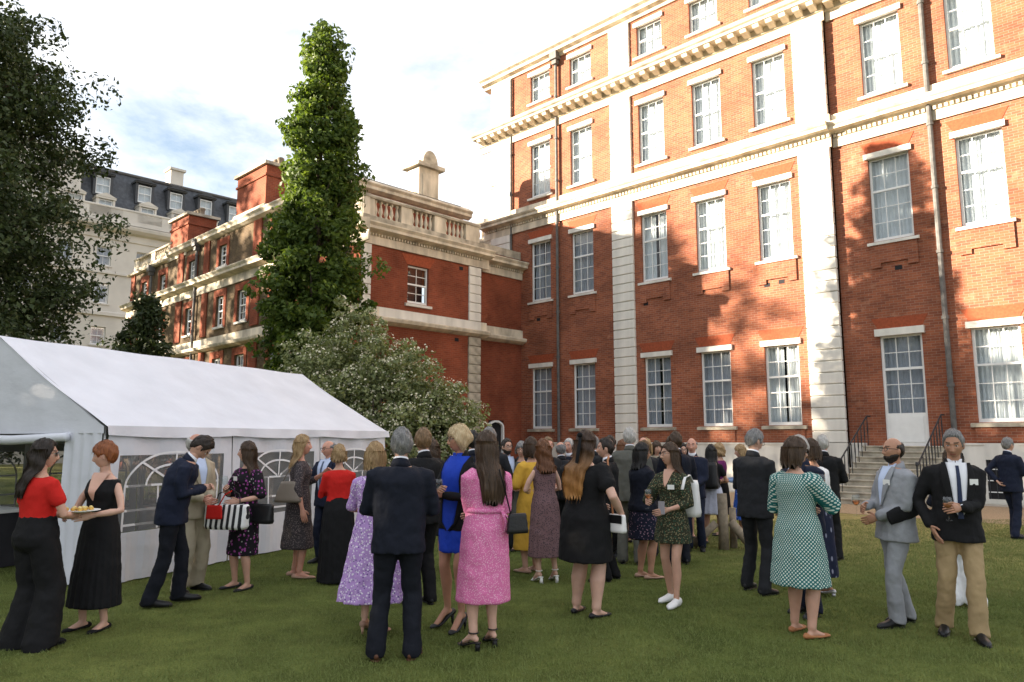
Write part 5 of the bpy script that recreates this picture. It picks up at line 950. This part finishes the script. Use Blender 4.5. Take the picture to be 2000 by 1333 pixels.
def finish_people():
    dg = bpy.context.evaluated_depsgraph_get()
    for ob, ex, ms, p in BODIES:
        me = ob.evaluated_get(dg).to_mesh(); nv = len(me.vertices); co = np.empty(nv * 3); me.vertices.foreach_get('co', co); fs = [tuple(q.vertices) for q in me.polygons]
        ob.evaluated_get(dg).to_mesh_clear(); ob.modifiers.clear()
        co = co.reshape(-1, 3)
        if p.has_tr:                                                      # legs stay well inside the trousers
            ax = {sd: np.array([p.legs[sd][2], p.legs[sd][1], p.legs[sd][0]]) for sd in (-1, 1)}; z = co[:, 2]; A_ = {sd: np.stack([np.interp(z, a[:, 2], a[:, 0]), np.interp(z, a[:, 2], a[:, 1])], 1) for sd, a in ax.items()}
            dl, dr_ = [np.linalg.norm(co[:, :2] - A_[sd], axis=1) for sd in (-1, 1)]; near_ = np.where((dl < dr_)[:, None], A_[-1], A_[1]); k_ = np.where((z > .13) & (z < .86), .62, np.where((z > .09) & (z <= .13), .8, 1.0)); co[:, :2] = near_ + (co[:, :2] - near_) * k_[:, None]
        m2 = MB(); m2.v = [tuple(q) for q in co]; m2.f = fs; m2.m = [0] * len(fs); o = len(m2.v); m2.v += ex.v; m2.f += [tuple(i + o for i in q) for q in ex.f]; m2.m += ex.m
        ms[2] = p.brow; old = ob.data; ob.data = m2.mesh("body", ms, True, recalc=True); bpy.data.meshes.remove(old)
# ------------------------------------------------------------------ the guests
NAVY = fabric('navy_suit', (.0085, .0105, .019), .8); NAVY2 = fabric('navy_trouser', (.009, .0105, .016), .85); MIDN = fabric('midnight_suit', (.011, .015, .032), .8); CHAR = fabric('charcoal_suit', (.02, .021, .024), .85); BLK = fabric('black_cloth', (.010, .010, .011), .85); GREYS = fabric('light_grey_suit', (.27, .28, .30), .85); OLIVE = fabric('olive_grey_suit', (.10, .10, .085), .85); BEIGE = fabric('beige_linen', (.42, .36, .26), .9); KHAKI = fabric('khaki_chino', (.36, .26, .14), .85)
WSHIRT = fabric('white_shirt', (.75, .76, .80), .8, wr=.2); BSHIRT = fabric('pale_blue_shirt', (.52, .60, .78), .8, wr=.2); RED = fabric('red_knit', (.52, .018, .014), .85); YELL = fabric('yellow_dress', (.62, .36, .05), .85); BLUE = fabric('cobalt_dress', (.012, .05, .42), .7); WHITE = fabric('white_cloth', (.78, .78, .78), .85); DENIM = fabric('pale_denim', (.22, .32, .52), .9); PURP = fabric('purple_top', (.14, .02, .10), .85)
NTIE = fabric('navy_tie', (.02, .03, .07), .5, wr=.1); STIE = fabric('steel_tie', (.08, .11, .17), .5, wr=.1)
LEA_BK = mat('black_leather', (.012, .012, .013), .35, var=.1, bump=.15, bscale=60); LEA_BR = mat('brown_leather', (.10, .04, .02), .45, var=.2, bump=.1, bscale=40); LEA_TAN = mat('tan_leather', (.36, .15, .06), .5, var=.1); LEA_TP = mat('taupe_leather', (.20, .165, .13), .5, var=.08, bump=.1, bscale=80); NUDE = mat('nude_leather', (.42, .26, .19), .5, var=.05); SILV = mat('silver_leather', (.55, .55, .57), .3, metal=.5, var=.05); WLEA = mat('white_leather', (.78, .77, .75), .45, var=.04)
P_DARKFLOR = print_fabric('dark_floral', (.05, .042, .045), (.20, .16, .15), 60, .30); P_STRIPE = print_fabric('purple_diag', (.012, .010, .014), (.30, .06, .26), 26, .30, stretch=(1, 1, .8), dots2=(.5, .48, .48), thr2=.14); P_PURP = print_fabric('lilac_daisy', (.42, .26, .55), (.75, .70, .78), 40, .33, dots2=(.10, .06, .22), thr2=.22); P_PINK = print_fabric('pink_ditsy', (.62, .16, .34), (.74, .42, .55), 85, .33); P_TEAL = print_fabric('teal_geo', (.015, .13, .13), (.62, .68, .60), 42, .31, 'grid'); P_GREEN = print_fabric('olive_leaf', (.030, .032, .018), (.24, .20, .11), 48, .33, dots2=(.03, .08, .05), thr2=.3); P_NAVYF = print_fabric('navy_blossom', (.012, .014, .03), (.34, .20, .27), 30, .22, dots2=(.35, .3, .4), thr2=.12); P_PAIS = print_fabric('navy_paisley', (.014, .018, .042), (.26, .27, .36), 17, .22, stretch=(1, 1, .5)); P_LEO = print_fabric('mauve_spot', (.17, .10, .105), (.03, .025, .03), 55, .32); P_BLUESK = print_fabric('blue_skirt', (.03, .10, .45), (.4, .5, .75), 22, .2)
WINE_G = MATS['window_glass'].copy(); WINE_G.name = 'glassware'
for nd in WINE_G.node_tree.nodes:
    if nd.type == 'BSDF_TRANSPARENT': nd.inputs[0].default_value = (.93, .95, .95, 1)
ROSE = mat('rose_wine', (.72, .30, .14), .15, var=0); ROSE.node_tree.nodes['Principled BSDF'].inputs['Transmission Weight'].default_value = .6
def wine_glass(p, sd, label, up=.05, fill=True, fw=.0):
    S, E, W_, cu = p.S[sd]; d = W_ - E; d /= np.linalg.norm(d); q = p.world(W_ + d * .085 + np.array([-sd * .028, .015 + fw, up])); g = thing('wine_glass', label, 'glass', (q[0], q[1], q[2] - .13), 0, 'glasses held by the guests')
    MB().lathe((0, 0, 0), [(.034, 0), (.033, .003), (.006, .008), (.0042, .02), (.004, .085), (.008, .094)], 14).build('stem', WINE_G, g, smooth=True)
    v = MB(); pr = [(.008, .094), (.026, .108), (.036, .132), (.037, .155), (.031, .195), (.0295, .195), (.035, .155), (.034, .133), (.024, .111), (.006, .098)]; v.lathe((0, 0, 0), pr, 16); v.build('bowl', WINE_G, g, smooth=True)
    if fill: MB().lathe((0, 0, 0), [(.005, .099), (.0235, .1115), (.0325, .133), (.0335, .145)], 14).build('wine', ROSE, g, smooth=True)
    return g
def M2(p, label, x, y, h, face, jacket=NAVY, trou=NAVY2, hair=('short', 'dark'), shoes=LEA_BK, shirt=WSHIRT, **k):
    """a man in a suit seen from behind or from the side"""
    q = Person(label, x, y, h, face, **k); q.trousers(trou); q.jacket(jacket); q.back_collar(shirt); q.shoes(shoes); q.hair(*hair); return q
# --- left group
p = Person('woman in a red short-sleeved top and wide black trousers with long dark hair', -3.95, 6.30, 1.68, -22, 'f', 1.1, arms=('front', 'front'), head=(-42, 0), feet=((-.13, 0, 6), (.13, .03, -6)))
p.trousers(BLK, .108, .108, .13, 1.1, .015); p.top(RED, 'short', 1.0, .062); p.shoes(BLK, 'shoe'); p.hair('part', 'dark', .36, 1.15, 1.0); p.glasses(lens=True)
p = Person('waitress with short auburn hair in a black sleeveless top and long pleated skirt', -3.76, 6.88, 1.66, 166, 'f', 1.0, 'pale', arms=(((.17, .29, 1.09), .25), 'front'), head=(-62, -8))
p.skirt(BLK, .22, (.245, .2), 1.1, .06, 22); p.top(BLK, 'none', .93, neck=1.40); p.chest_skin(1.2, .085); p.shoes(BLK, 'flat'); p.hair('fringe_short', 'ginger', 0, 1.25)
S, E, W_, cu = p.S[-1]; q = p.world(W_ + np.array([.02, .1, .045])); pl = thing('canape_plate', 'white plate of small yellow canapes carried by the waitress', 'plate', q)
MB().lathe((0, 0, 0), [(.07, -.012), (.075, -.01), (.15, .004), (.152, .009), (.148, .009), (.08, -.002), (.0, -.003)], 28).build('plate', PAINT, pl, smooth=True)
CAN = mat('canape_pastry', (.62, .38, .08), .7, var=.3, vscale=60, bump=.4, bscale=90); TOPP = mat('canape_topping', (.68, .55, .22), .6, var=.3, vscale=70)
for k in range(13):
    a = k * 2.4; r0 = .018 + .0075 * k; c_ = MB().lathe((0, 0, 0), [(.017, 0), (.021, .016), (.018, .02)], 10).build('canape', CAN, pl, (r0 * math.cos(a), r0 * math.sin(a), .006)); MB().ball((0, 0, .022), (.014, .014, .01), 8, 6).build('topping', TOPP, c_)
p = Person('man in a navy suit with head bowed beside the tent', -3.55, 7.87, 1.80, -68, 'm', 1.06, arms=('chest', 'chest'), lean=9, bow=16, head=(0, -34), feet=((-.1, .12, 6), (.1, -.14, -8)))
p.trousers(NAVY2); p.jacket(MIDN, .80); p.back_collar(WSHIRT); p.shoes(LEA_BK, 'sneaker'); p.hair('short', 'dark')
p = Person('bald man in a pale beige linen suit behind the man with the bowed head', -3.62, 8.55, 1.76, -120, 'm', 1.15, 'pink', arms=('waist', 'waist'), head=(20, 0)); p.trousers(BEIGE, .1, .08, .078); p.jacket(BEIGE); p.shirt_front(BSHIRT, None, 1.1, .07, BEIGE); p.shoes(LEA_BK); p.hair('balding', 'white'); p.glasses()
p = Person('woman in a dark dress with purple diagonal pattern carrying several bags', -3.10, 8.71, 1.66, 150, 'f', 1.0, arms=(((.14, .22, 1.06), .6), 'chest'), head=(-58, 3)); p.dress(P_STRIPE, .40, (.2, .16), 'elbow', .066, puff=1.15); p.shoes(LEA_BK, 'flat'); p.hair('part', 'brown', .24, 1.0); p.badge(.03, 1.31); wine_glass(p, 1, 'wine glass held by the woman in the purple patterned dress', .06, False)
# her bags
def bag(name, label, cat, loc, rz, w_, h_, d_, M_, strap=None, SM=None, taper=.8, flap=None):
    b = thing(name, label, cat, loc, rz); v = []; n = 9
    m2 = MB(); hloft(m2, [(h_ * k / (n - 1), w_ / 2 * (1 - (1 - taper) * (k / (n - 1))) * (.93 if k in (0, n - 1) else 1) * (1 + .015 * math.sin(k * 2)), d_ / 2 * (1.08 - .45 * k / (n - 1)) * (.85 if k == 0 else 1)) for k in range(n)], 32, 3.6); m2.build('bag_body', M_, b, smooth=True)
    if strap: MB().tube(strap, [(.014, .004)] * len(strap), 6, hint=(0, 1, 0)).build('strap', SM or M_, b, smooth=True)
    if flap: m3 = MB(); m3.fbox(lambda a, z, o: (a, -o, z), -w_ * .42, w_ * .42, h_ * .52, h_ * .98, d_ * .36, d_ * .47); m3.build('flap', flap, b)
    return b
STRIPE = bpy.data.materials.new('striped_canvas'); STRIPE.use_nodes = True; N, L = nodes_of(STRIPE); wv = N.new('ShaderNodeTexWave'); wv.inputs['Scale'].default_value = 4.6; tcn = N.new('ShaderNodeTexCoord'); rr_ = N.new('ShaderNodeValToRGB'); rr_.color_ramp.interpolation = 'CONSTANT'; rr_.color_ramp.elements[0].color = (.012, .012, .014, 1); rr_.color_ramp.elements[1].position = .5; rr_.color_ramp.elements[1].color = (.75, .74, .72, 1); L.new(tcn.outputs['Object'], wv.inputs['Vector']); L.new(wv.outputs['Fac'], rr_.inputs[0]); L.new(rr_.outputs[0], N['Principled BSDF'].inputs['Base Color']); N['Principled BSDF'].inputs['Roughness'].default_value = .8
bag('tote_bag', 'black and white striped tote bag hanging from the forearm by the tent', 'bag', (-3.18, 8.42, .70), R(-12), .50, .27, .2, STRIPE, [(-.16, 0, .25), (-.13, .02, .38), (0, .05, .44), (.13, .02, .38), (.16, 0, .25)], LEA_BK, 1.06)
bag('shoulder_bag', 'black leather bag behind the striped tote', 'bag', (-2.86, 8.60, .74), R(-25), .34, .22, .12, LEA_BK, [(-.1, 0, .2), (-.12, 0, .34), (-.2, .02, .42)], None, 1.0)
bag('red_pouch', 'small red pouch hanging over the striped tote bag', 'bag', (-3.27, 8.28, .82), R(-12), .2, .15, .03, RED, [(.05, 0, .14), (.1, .03, .26), (.14, .1, .3)], None, .9)
p = Person('woman with long blonde hair in a dark floral midi dress', -2.66, 9.41, 1.74, -72, 'f', 1.05, 'pink', arms=('high', 'down'), head=(-12, 4)); p.dress(P_DARKFLOR, .36, (.23, .2), 'three', .056, pleat=.03, np_=12); p.shoes(NUDE, 'flat'); p.hair('part', 'blonde', .30, 1.1, .6)
bag('handbag', 'taupe leather handbag on the blonde woman\'s shoulder', 'bag', (-2.72, 9.16, .93), R(-5), .36, .25, .13, LEA_TP, [(-.08, 0, .24), (-.03, .05, .38), (.06, .1, .5), (.1, .12, .4), (.1, 0, .24)], None, .55)
p = Person('bald man with glasses in a navy suit and pale blue shirt facing the blonde woman', -2.58, 10.5, 1.68, 150, 'm', 1.05, 'pink', arms=('down', 'high'), head=(-18, -4)); p.trousers(MIDN); p.jacket(MIDN); p.shirt_front(BSHIRT, STIE, 1.0, .085, MIDN, .02); p.shoes(LEA_BK); p.hair('balding', 'grey'); p.glasses(); wine_glass(p, 1, 'wine glass raised by the bald man in the pale blue shirt', .05)
p = Person('woman in a red cardigan and long black skirt seen from behind', -2.08, 9.08, 1.62, 22, 'f', 1.08, arms=('chest', 'waist'), head=(-10, 0)); p.skirt(BLK, .02, (.25, .22), 1.1, .05, 14); p.top(RED, 'long', 1.0, .054); p.shoes(BLK, 'flat'); p.hair('fringe_short', 'blonde', .07, 1.15, .5)
# --- middle foreground
p = Person('woman in a lilac daisy print dress half hidden behind the grey-haired man', -1.22, 6.72, 1.60, -12, 'f', 1.1, 'pale', arms=('front', 'front'), heel=.06); p.dress(P_PURP, .26, (.34, .28), 'elbow', .056, pleat=.05, np_=12); p.shoes(NUDE, 'pump'); p.hair('part', 'blonde', .12, 1.1, .3)
p = M2(0, 'grey-haired man in a dark navy suit with his back to the camera', -.90, 5.97, 1.77, 4, NAVY, NAVY2, ('short', 'grey'), LEA_BR, build=1.12, arms=('front', 'front'), feet=((-.15, 0, 10), (.13, .02, -12)), head=(6, 0))
M2(0, 'sandy-haired man in a black suit behind the grey-haired man', -.93, 7.87, 1.80, 32, BLK, BLK, ('short', 'sandy'), build=1.04, arms=('front', 'front'), head=(-18, 0))
p = Person('woman with wavy dark brown hair in a dark grey dress deep in the crowd', -.99, 9.69, 1.68, 0, 'f', near=2, arms=('front', 'front')); p.dress(CHAR, .5, (.2, .17), 'long'); p.shoes(LEA_BK, 'flat'); p.hair('part', 'brown', .26, 1.1, 1.0)
p = Person('blonde woman with glasses in a cobalt blue dress and black blazer', -.50, 6.91, 1.73, 146, 'f', 1.0, 'tan', arms=(((.03, .27, 1.13), .7), ((.03, .25, 1.16), .7)), head=(-34, -3), heel=.085, feet=((-.09, .03, 6), (.12, -.03, -12)))
p.dress(BLUE, .60, (.19, .15), 'none', top=1.40); p.jacket(BLK, .80, r=.06, dx=.022, name='blazer'); p.shirt_front(BLUE, None, .80, .06, BLK, .055); p.chest_skin(1.32, .06); p.shoes(LEA_BK, 'pump'); p.hair('fringe', 'platinum', 0, 1.2, bun=((0, -.105, .01), (.05, .04, .05))); p.glasses(); wine_glass(p, 1, 'wine glass held in both hands by the woman in the blue dress', .02, False)
mb = MB(); mb.tube([(.075 * math.sin(a), .055 + .03 * math.cos(a) , 1.435 - .085 * (1 + math.cos(a)) / 2) for a in np.linspace(-2.2, 2.2, 21)], .0022, 6); p.out('necklace', mb, SILV)
M2(0, 'dark-haired man in a navy suit behind the woman in the blue dress', -.47, 9.34, 1.79, 12, NAVY, NAVY2, ('short', 'black'), near=2, arms=('front', 'front'))
M2(0, 'tall grey-haired man in a dark suit behind the woman in pink', -.26, 9.69, 1.84, -22, CHAR, CHAR, ('short', 'grey'), near=2, arms=('front', 'front'))
p = Person('woman with long dark hair in a pink print midi dress seen from behind', -.24, 6.30, 1.70, 28, 'f', 1.12, 'pale', arms=('cross', 'waist'), head=(8, 0), heel=.05); p.dress(P_PINK, .33, (.235, .2), 'three', .066, puff=1.1, pleat=.012, np_=9); p.shoes(LEA_BK, 'sandal'); p.hair('part', 'brown', .47, 1.1, .25, ends=.9)
q = sec_at(p.torso, 1.08); mb = MB(); hloft(mb, [(1.065, q[0] + .03, q[1] + .03, 0), (1.10, q[0] + .028, q[1] + .028, 0)], 28); mb.tube([(.1, -.12, 1.08), (.12, -.17, 1.0), (.11, -.16, .9)], [(.012, .004)] * 3, 6); mb.tube([(.1, -.12, 1.08), (.16, -.15, 1.02), (.15, -.15, .93)], [(.012, .004)] * 3, 6); p.out('waist_tie', mb, P_PINK)
bag('crossbody_bag', 'small black bag at the hip of the woman in pink', 'bag', (.05, 6.22, .92), R(28), .2, .16, .07, LEA_BK, [(-.06, 0, .15), (-.12, .02, .4), (-.16, .02, .52)])
# --- middle of the crowd
p = Person('bearded man with glasses in a blue shirt deep in the crowd', -.08, 11.67, 1.70, -150, near=3, arms=('waist', 'waist')); p.trousers(CHAR); p.jacket(CHAR); p.shirt_front(BSHIRT, None, 1.05, .09); p.shoes(LEA_BK); p.hair('short', 'dark'); p.beard('dark'); p.glasses()
p = Person('grey-haired woman with glasses facing the camera deep in the crowd', .14, 11.67, 1.65, 172, 'f', near=3, arms=('waist', 'waist')); p.dress(OLIVE, .4, (.2, .17), 'long'); p.shoes(LEA_BK, 'flat'); p.hair('fringe_short', 'grey', .05, 1.2); p.glasses()
p = Person('woman with a brown bob in a mustard yellow dress', .25, 9.76, 1.71, 38, 'f', 1.12, arms=('front', 'front'), head=(-10, 0), near=1); p.dress(YELL, .30, (.25, .21), 'elbow', .068, puff=1.15, pleat=.03, np_=10); p.shoes(NUDE, 'flat'); p.hair('part', 'brown', .12, 1.1)
p = Person('woman with curly auburn hair in a mauve spotted sleeveless dress', .42, 9.08, 1.62, 24, 'f', 1.02, 'pale', arms=('front', 'front'), heel=.07, near=1); p.dress(P_LEO, .26, (.23, .2), 'none', pleat=.05, np_=18); p.shoes(WLEA, 'sandal'); p.hair('part', 'auburn', .28, 1.15, 1.3)
M2(0, 'fair-haired man at the back of the crowd beside the yellow dress', .53, 11.3, 1.72, -160, CHAR, CHAR, ('short', 'sandy'), near=3, sk='pink', arms=('waist', 'waist'))
M2(0, 'bald man at the back of the crowd behind the auburn-haired woman', .80, 11.6, 1.66, 10, CHAR, CHAR, ('balding', 'grey'), near=3, sk='pink', arms=('front', 'front'))
p = Person('large woman in a black knee-length dress with long dark hair fading to blonde', .72, 7.40, 1.76, -38, 'f', 1.42, 'pale', arms=('waist', 'side'), head=(-14, 0), feet=((-.13, .03, 10), (.13, -.02, -14))); p.dress(BLK, .52, (.27, .235), 'short', .066); p.shoes(LEA_BK, 'flat'); p.hair('part', 'ombre', .50, 1.25, .7)
mb = MB(); mb.tube([(.03, -.12, .1), (.05, -.155, -.02), (.03, -.165, -.16), (.0, -.18, -.34)], [(.02, .005), (.026, .006), (.024, .006), (.016, .004)], 8, hint=(1, 0, 0)); mb.ball((.03, -.125, .1), (.035, .02, .025), 10, 7); p.out('hair_ribbon', mb, BLK, head=True)
bag('crossbody_bag', 'white and tan leather crossbody bag at the hip of the woman in black', 'bag', (1.02, 7.27, .80), R(-50), .21, .17, .09, WLEA, [(-.05, .0, .16), (-.12, .04, .42), (-.2, .1, .68), (-.22, .14, .72)], LEA_TAN, .95, LEA_BK)
M2(0, 'young dark-haired man in a black suit facing left behind the woman in black', 1.18, 9.2, 1.70, 78, BLK, BLK, ('short', 'dark'), near=1, arms=('waist', 'waist'), head=(10, 0))
p = M2(0, 'man with glasses looking out from the back of the crowd', 1.46, 11.1, 1.74, 160, BLK, BLK, ('short', 'dark'), near=3, sk='pink', arms=('waist', 'waist')); p.glasses()
M2(0, 'grey-haired man at the back of the crowd under the left pilaster', 1.28, 11.8, 1.74, -20, CHAR, CHAR, ('short', 'grey'), near=3, arms=('front', 'front'))
M2(0, 'tall white-haired man in an olive grey suit seen from behind', 1.64, 10.39, 1.85, -8, OLIVE, OLIVE, ('short', 'white'), near=1, build=1.08, arms=('front', 'down'))
p = Person('woman with a black bob in a navy cardigan and dark blossom print dress', 1.65, 9.35, 1.64, -62, 'f', 1.15, 'tan', arms=('front', 'waist'), head=(-14, 0), near=1); p.dress(P_NAVYF, .50, (.22, .19), 'none'); p.jacket(NAVY, .86, dx=.024, name='cardigan'); p.shoes(NUDE, 'flat'); p.hair('part', 'black', .2, 1.15); p.glasses()
M2(0, 'bald man behind the woman in the navy cardigan', 1.99, 11.16, 1.73, 0, CHAR, CHAR, ('balding', 'sandy'), near=3, sk='pink', arms=('front', 'front'))
p = Person('young woman with glasses in an olive print mini dress walking with a wine glass', 1.69, 7.91, 1.65, 138, 'f', .96, 'fair', arms=(((.07, .22, 1.03), .5), ((.14, .29, 1.12), .7)), head=(-34, 2), feet=((-.10, .13, 4), (.09, -.08, -10))); p.dress(P_GREEN, .66, (.21, .18), 'three', .06, puff=1.25, pleat=.03, np_=12); p.chest_skin(1.27, .06); p.shoes(WLEA, 'sneaker'); p.hair('updo', 'brown', .30, .9, .2); p.glasses(); p.badge(-.075, 1.27); wine_glass(p, 1, 'wine glass of rose held out by the young woman in the olive dress', .06)
S, E, W_, cu = p.S[-1]; q = p.world(W_ + np.array([.03, .07, .02])); ph = thing('mobile_phone', 'small phone in the hand of the young woman in the olive dress', 'phone', q, R(138)); MB().box(-.035, .035, -.004, .004, -.06, .07).build('phone_body', mat('phone', (.35, .33, .36), .3, var=0), ph)
q = p.world((-.06, -.2, .93)); bp_ = bag('backpack', 'white backpack worn by the young woman in the olive dress', 'bag', (q[0] + .03, q[1], q[2]), R(138), .27, .38, .16, WLEA, None, None, .85); MB().tube([(-.09, .06, .36), (-.1, .14, .44), (-.1, .24, .42), (-.1, .3, .3)], [(.018, .005)] * 4, 6, hint=(1, 0, 0)).build('strap', WLEA, bp_, smooth=True)
M2(0, 'dark-haired man in a navy suit behind the young woman in the olive dress', 2.30, 10.35, 1.79, 6, NAVY, NAVY2, ('short', 'brown'), near=1, arms=('front', 'front'))
p = Person('blonde woman at the back of the crowd beside the dark-haired man', 2.1, 11.6, 1.70, 150, 'f', near=3, arms=('waist', 'waist')); p.dress(CHAR, .5, (.2, .17), 'long'); p.shoes(LEA_BK, 'flat'); p.hair('fringe', 'blonde', .12, 1.1)
M2(0, 'man in a black suit at the back right of the crowd', 2.55, 11.9, 1.74, -30, BLK, BLK, ('short', 'brown'), near=3, arms=('front', 'front'))
M2(0, 'dark-haired man far back between the yellow dress and the facade', .30, 12.7, 1.72, 170, CHAR, CHAR, ('short', 'dark'), near=3, arms=('waist', 'waist'))
M2(0, 'white-haired man far back below the second ground floor window', .98, 12.5, 1.70, 150, NAVY, NAVY2, ('short', 'white'), near=3, sk='pink', arms=('waist', 'waist'))
p = Person('auburn-haired woman far back behind the olive grey suit', 1.86, 12.5, 1.68, 20, 'f', near=3, arms=('front', 'front')); p.dress(PURP, .4, (.2, .17), 'long'); p.shoes(LEA_BK, 'flat'); p.hair('part', 'auburn', .14, 1.1)
p = Person('woman in a pale cream jacket far back beside the dark navy suits', 2.52, 12.9, 1.66, 190, 'f', near=3, arms=('waist', 'waist')); p.skirt(BLK, .45, (.2, .17), 1.05, 0); p.jacket(BEIGE, .9); p.shoes(LEA_BK, 'flat'); p.hair('fringe', 'brown', .1, 1.1)
M2(0, 'bald man far back left of the timber posts', 2.83, 11.6, 1.72, 160, MIDN, MIDN, ('balding', 'grey'), near=3, sk='pink', arms=('waist', 'waist'))
# --- right of the crowd, further back
p = Person('dark-haired woman with glasses facing the camera near the timber posts', 3.06, 13.18, 1.62, 175, 'f', near=3, arms=('waist', 'waist')); p.dress(BLK, .45, (.2, .17), 'long'); p.shoes(LEA_BK, 'flat'); p.hair('part', 'black', .14); p.glasses()
p = Person('woman with long black hair wearing a black backpack and pale skirt', 3.32, 12.4, 1.60, -25, 'f', near=2, sk='tan', arms=('front', 'front')); p.skirt(fabric('pale_blue_skirt', (.50, .52, .62), .85), .52, (.22, .19), 1.05, .04, 12); p.top(BLK, 'short'); p.shoes(LEA_BK, 'flat'); p.hair('part', 'black', .26, 1.15)
q = p.world((0, -.2, .98)); bk = bag('backpack', 'black backpack on the woman in the pale skirt', 'bag', q, R(-25), .3, .42, .2, LEA_BK, None, None, .85)
p = Person('woman with blonde curls in a purple spotted top beyond the backpack', 3.75, 13.4, 1.62, 60, 'f', near=3, arms=('waist', 'waist')); p.skirt(BLK, .4, (.2, .18), 1.05, 0); p.top(PURP, 'long'); p.shoes(LEA_BK, 'flat'); p.hair('part', 'blonde', .1, 1.2, 1.2)
p = Person('blonde woman in a pale denim jacket and blue skirt facing left', 4.02, 13.0, 1.60, 85, 'f', near=2, arms=('front', 'front'), head=(0, -6)); p.skirt(P_BLUESK, .35, (.22, .2), 1.05, .04, 10); p.jacket(DENIM, .92, name='denim_jacket'); p.shoes(LEA_BK, 'flat'); p.hair('fringe', 'blonde', .12, 1.05)
# --- right foreground
p = M2(0, 'grey-haired man with glasses in a charcoal suit looking down to the right', 2.74, 8.48, 1.80, -52, CHAR, CHAR, ('short', 'grey'), build=1.03, arms=('front', 'waist'), head=(-16, -22), feet=((-.16, .06, 12), (.14, -.06, -6))); p.glasses()
p = Person('woman with a brown bob in a teal geometric print dress', 2.54, 6.68, 1.70, -55, 'f', 1.18, 'fair', arms=('front', 'high'), head=(-26, 0), feet=((-.12, .05, 8), (.12, -.05, -14))); p.dress(P_TEAL, .44, (.265, .235), 'three', .07, puff=1.1, pleat=.025, np_=12); p.shoes(LEA_TAN, 'flat'); p.hair('fringe', 'brown', .13, 1.15); p.glasses(lens=True); wine_glass(p, 1, 'wine glass held up by the woman in the teal dress', .03)
p = Person('white-haired man with glasses in a navy suit facing the woman in teal', 2.90, 7.42, 1.72, 118, 'm', 1.05, 'brown', arms=('waist', 'waist')); p.trousers(MIDN); p.jacket(MIDN); p.shirt_front(BSHIRT, None, 1.05, .07, MIDN); p.shoes(LEA_BK); p.hair('short', 'white'); p.glasses()
p = Person('woman in a white cardigan and long navy paisley skirt', 3.36, 8.29, 1.66, 30, 'f', 1.08, 'tan', arms=('front', 'front'), heel=.03); p.skirt(P_PAIS, .2, (.23, .2), 1.06, .03, 10); p.top(WHITE, 'elbow', .95, .068, dx=.024, name='cardigan'); p.shoes(SILV, 'flat'); p.hair('part', 'brown', .1, 1.1)
M2(0, 'white-haired man in a black suit beyond the white cardigan', 4.50, 10.7, 1.75, -25, BLK, BLK, ('short', 'white'), near=1, sk='pink', arms=('front', 'front'))
p = Person('bearded bald man in a light grey suit in profile holding a glass', 3.57, 7.02, 1.71, 98, 'm', 1.02, 'tan', arms=(((.03, .2, 1.0), .5), ((.06, .27, 1.08), .6)), head=(0, 2), lean=-3, feet=((-.07, .10, 4), (.09, -.12, -8))); p.trousers(GREYS, .092, .07, .072); p.jacket(GREYS, .78, flare=.012); p.shirt_front(BSHIRT, None, 1.1, .06, GREYS); p.shoes(LEA_BK); p.hair('balding', 'dark', 0, .6); p.beard('dark'); p.glasses(); p.badge(-.08, 1.32); wine_glass(p, 1, 'wine glass of rose held by the man in the light grey suit', .05, fw=.05)
q = p.world((-.2, .04, 1.0)); fo_ = thing('folded_coat', 'black folded coat tucked under the grey-suited man\'s arm', 'coat', q, R(98)); m2 = MB(); m2.tube([(0, -.16, .1), (0, -.05, .06), (.01, .06, .03), (.0, .15, .0)], [(.018, .06), (.026, .07), (.026, .07), (.018, .06)], 12, hint=(1, 0, 0)); m2.build('coat_fold', BLK, fo_, smooth=True)
p = Person('older man in a black blazer and khaki trousers with a navy tie', 3.90, 6.62, 1.77, 160, 'm', 1.0, 'tan', arms=(((-.02, .25, 1.1), .7), 'pocket'), head=(-18, -12), feet=((-.09, .14, 4), (.12, -.1, -16))); p.trousers(KHAKI, .094, .073, .074); p.jacket(BLK, .80, flare=.012, name='blazer'); p.shirt_front(WSHIRT, NTIE, 1.0, .052, BLK, .024); p.belt(1.03); p.shoes(LEA_BK); p.hair('short', 'grey', 0, .85); p.badge(-.115, 1.31); wine_glass(p, -1, 'wine glass held by the older man in the black blazer', .03, fw=.0)
S, E, W_, cu = p.S[-1]; mb = MB(); d_ = (W_ - E) / np.linalg.norm(W_ - E); mb.tube([W_ - d_ * .025, W_ - d_ * .008], .031, 14, rnd=False); mb.ball(W_ - d_ * .017 + np.array([0, .026, .012]), (.018, .008, .018), 12, 7); p.out('wristwatch', mb, SILV)
p = Person('person in white trousers standing behind the man in the black blazer', 4.62, 7.8, 1.62, -10, 'f', 1.0, arms=('front', 'front')); p.trousers(WHITE, .1, .09, .11); p.top(NAVY, 'long', .95); p.shoes(WLEA, 'flat'); p.hair('part', 'dark', .1)
M2(0, 'man in a blue suit alone at the right edge near the basement window', 8.72, 13.04, 1.72, -75, MIDN, MIDN, ('short', 'grey'), near=2, arms=('back', 'front'), feet=((-.1, .1, 4), (.1, -.12, -6)))
finish_people()
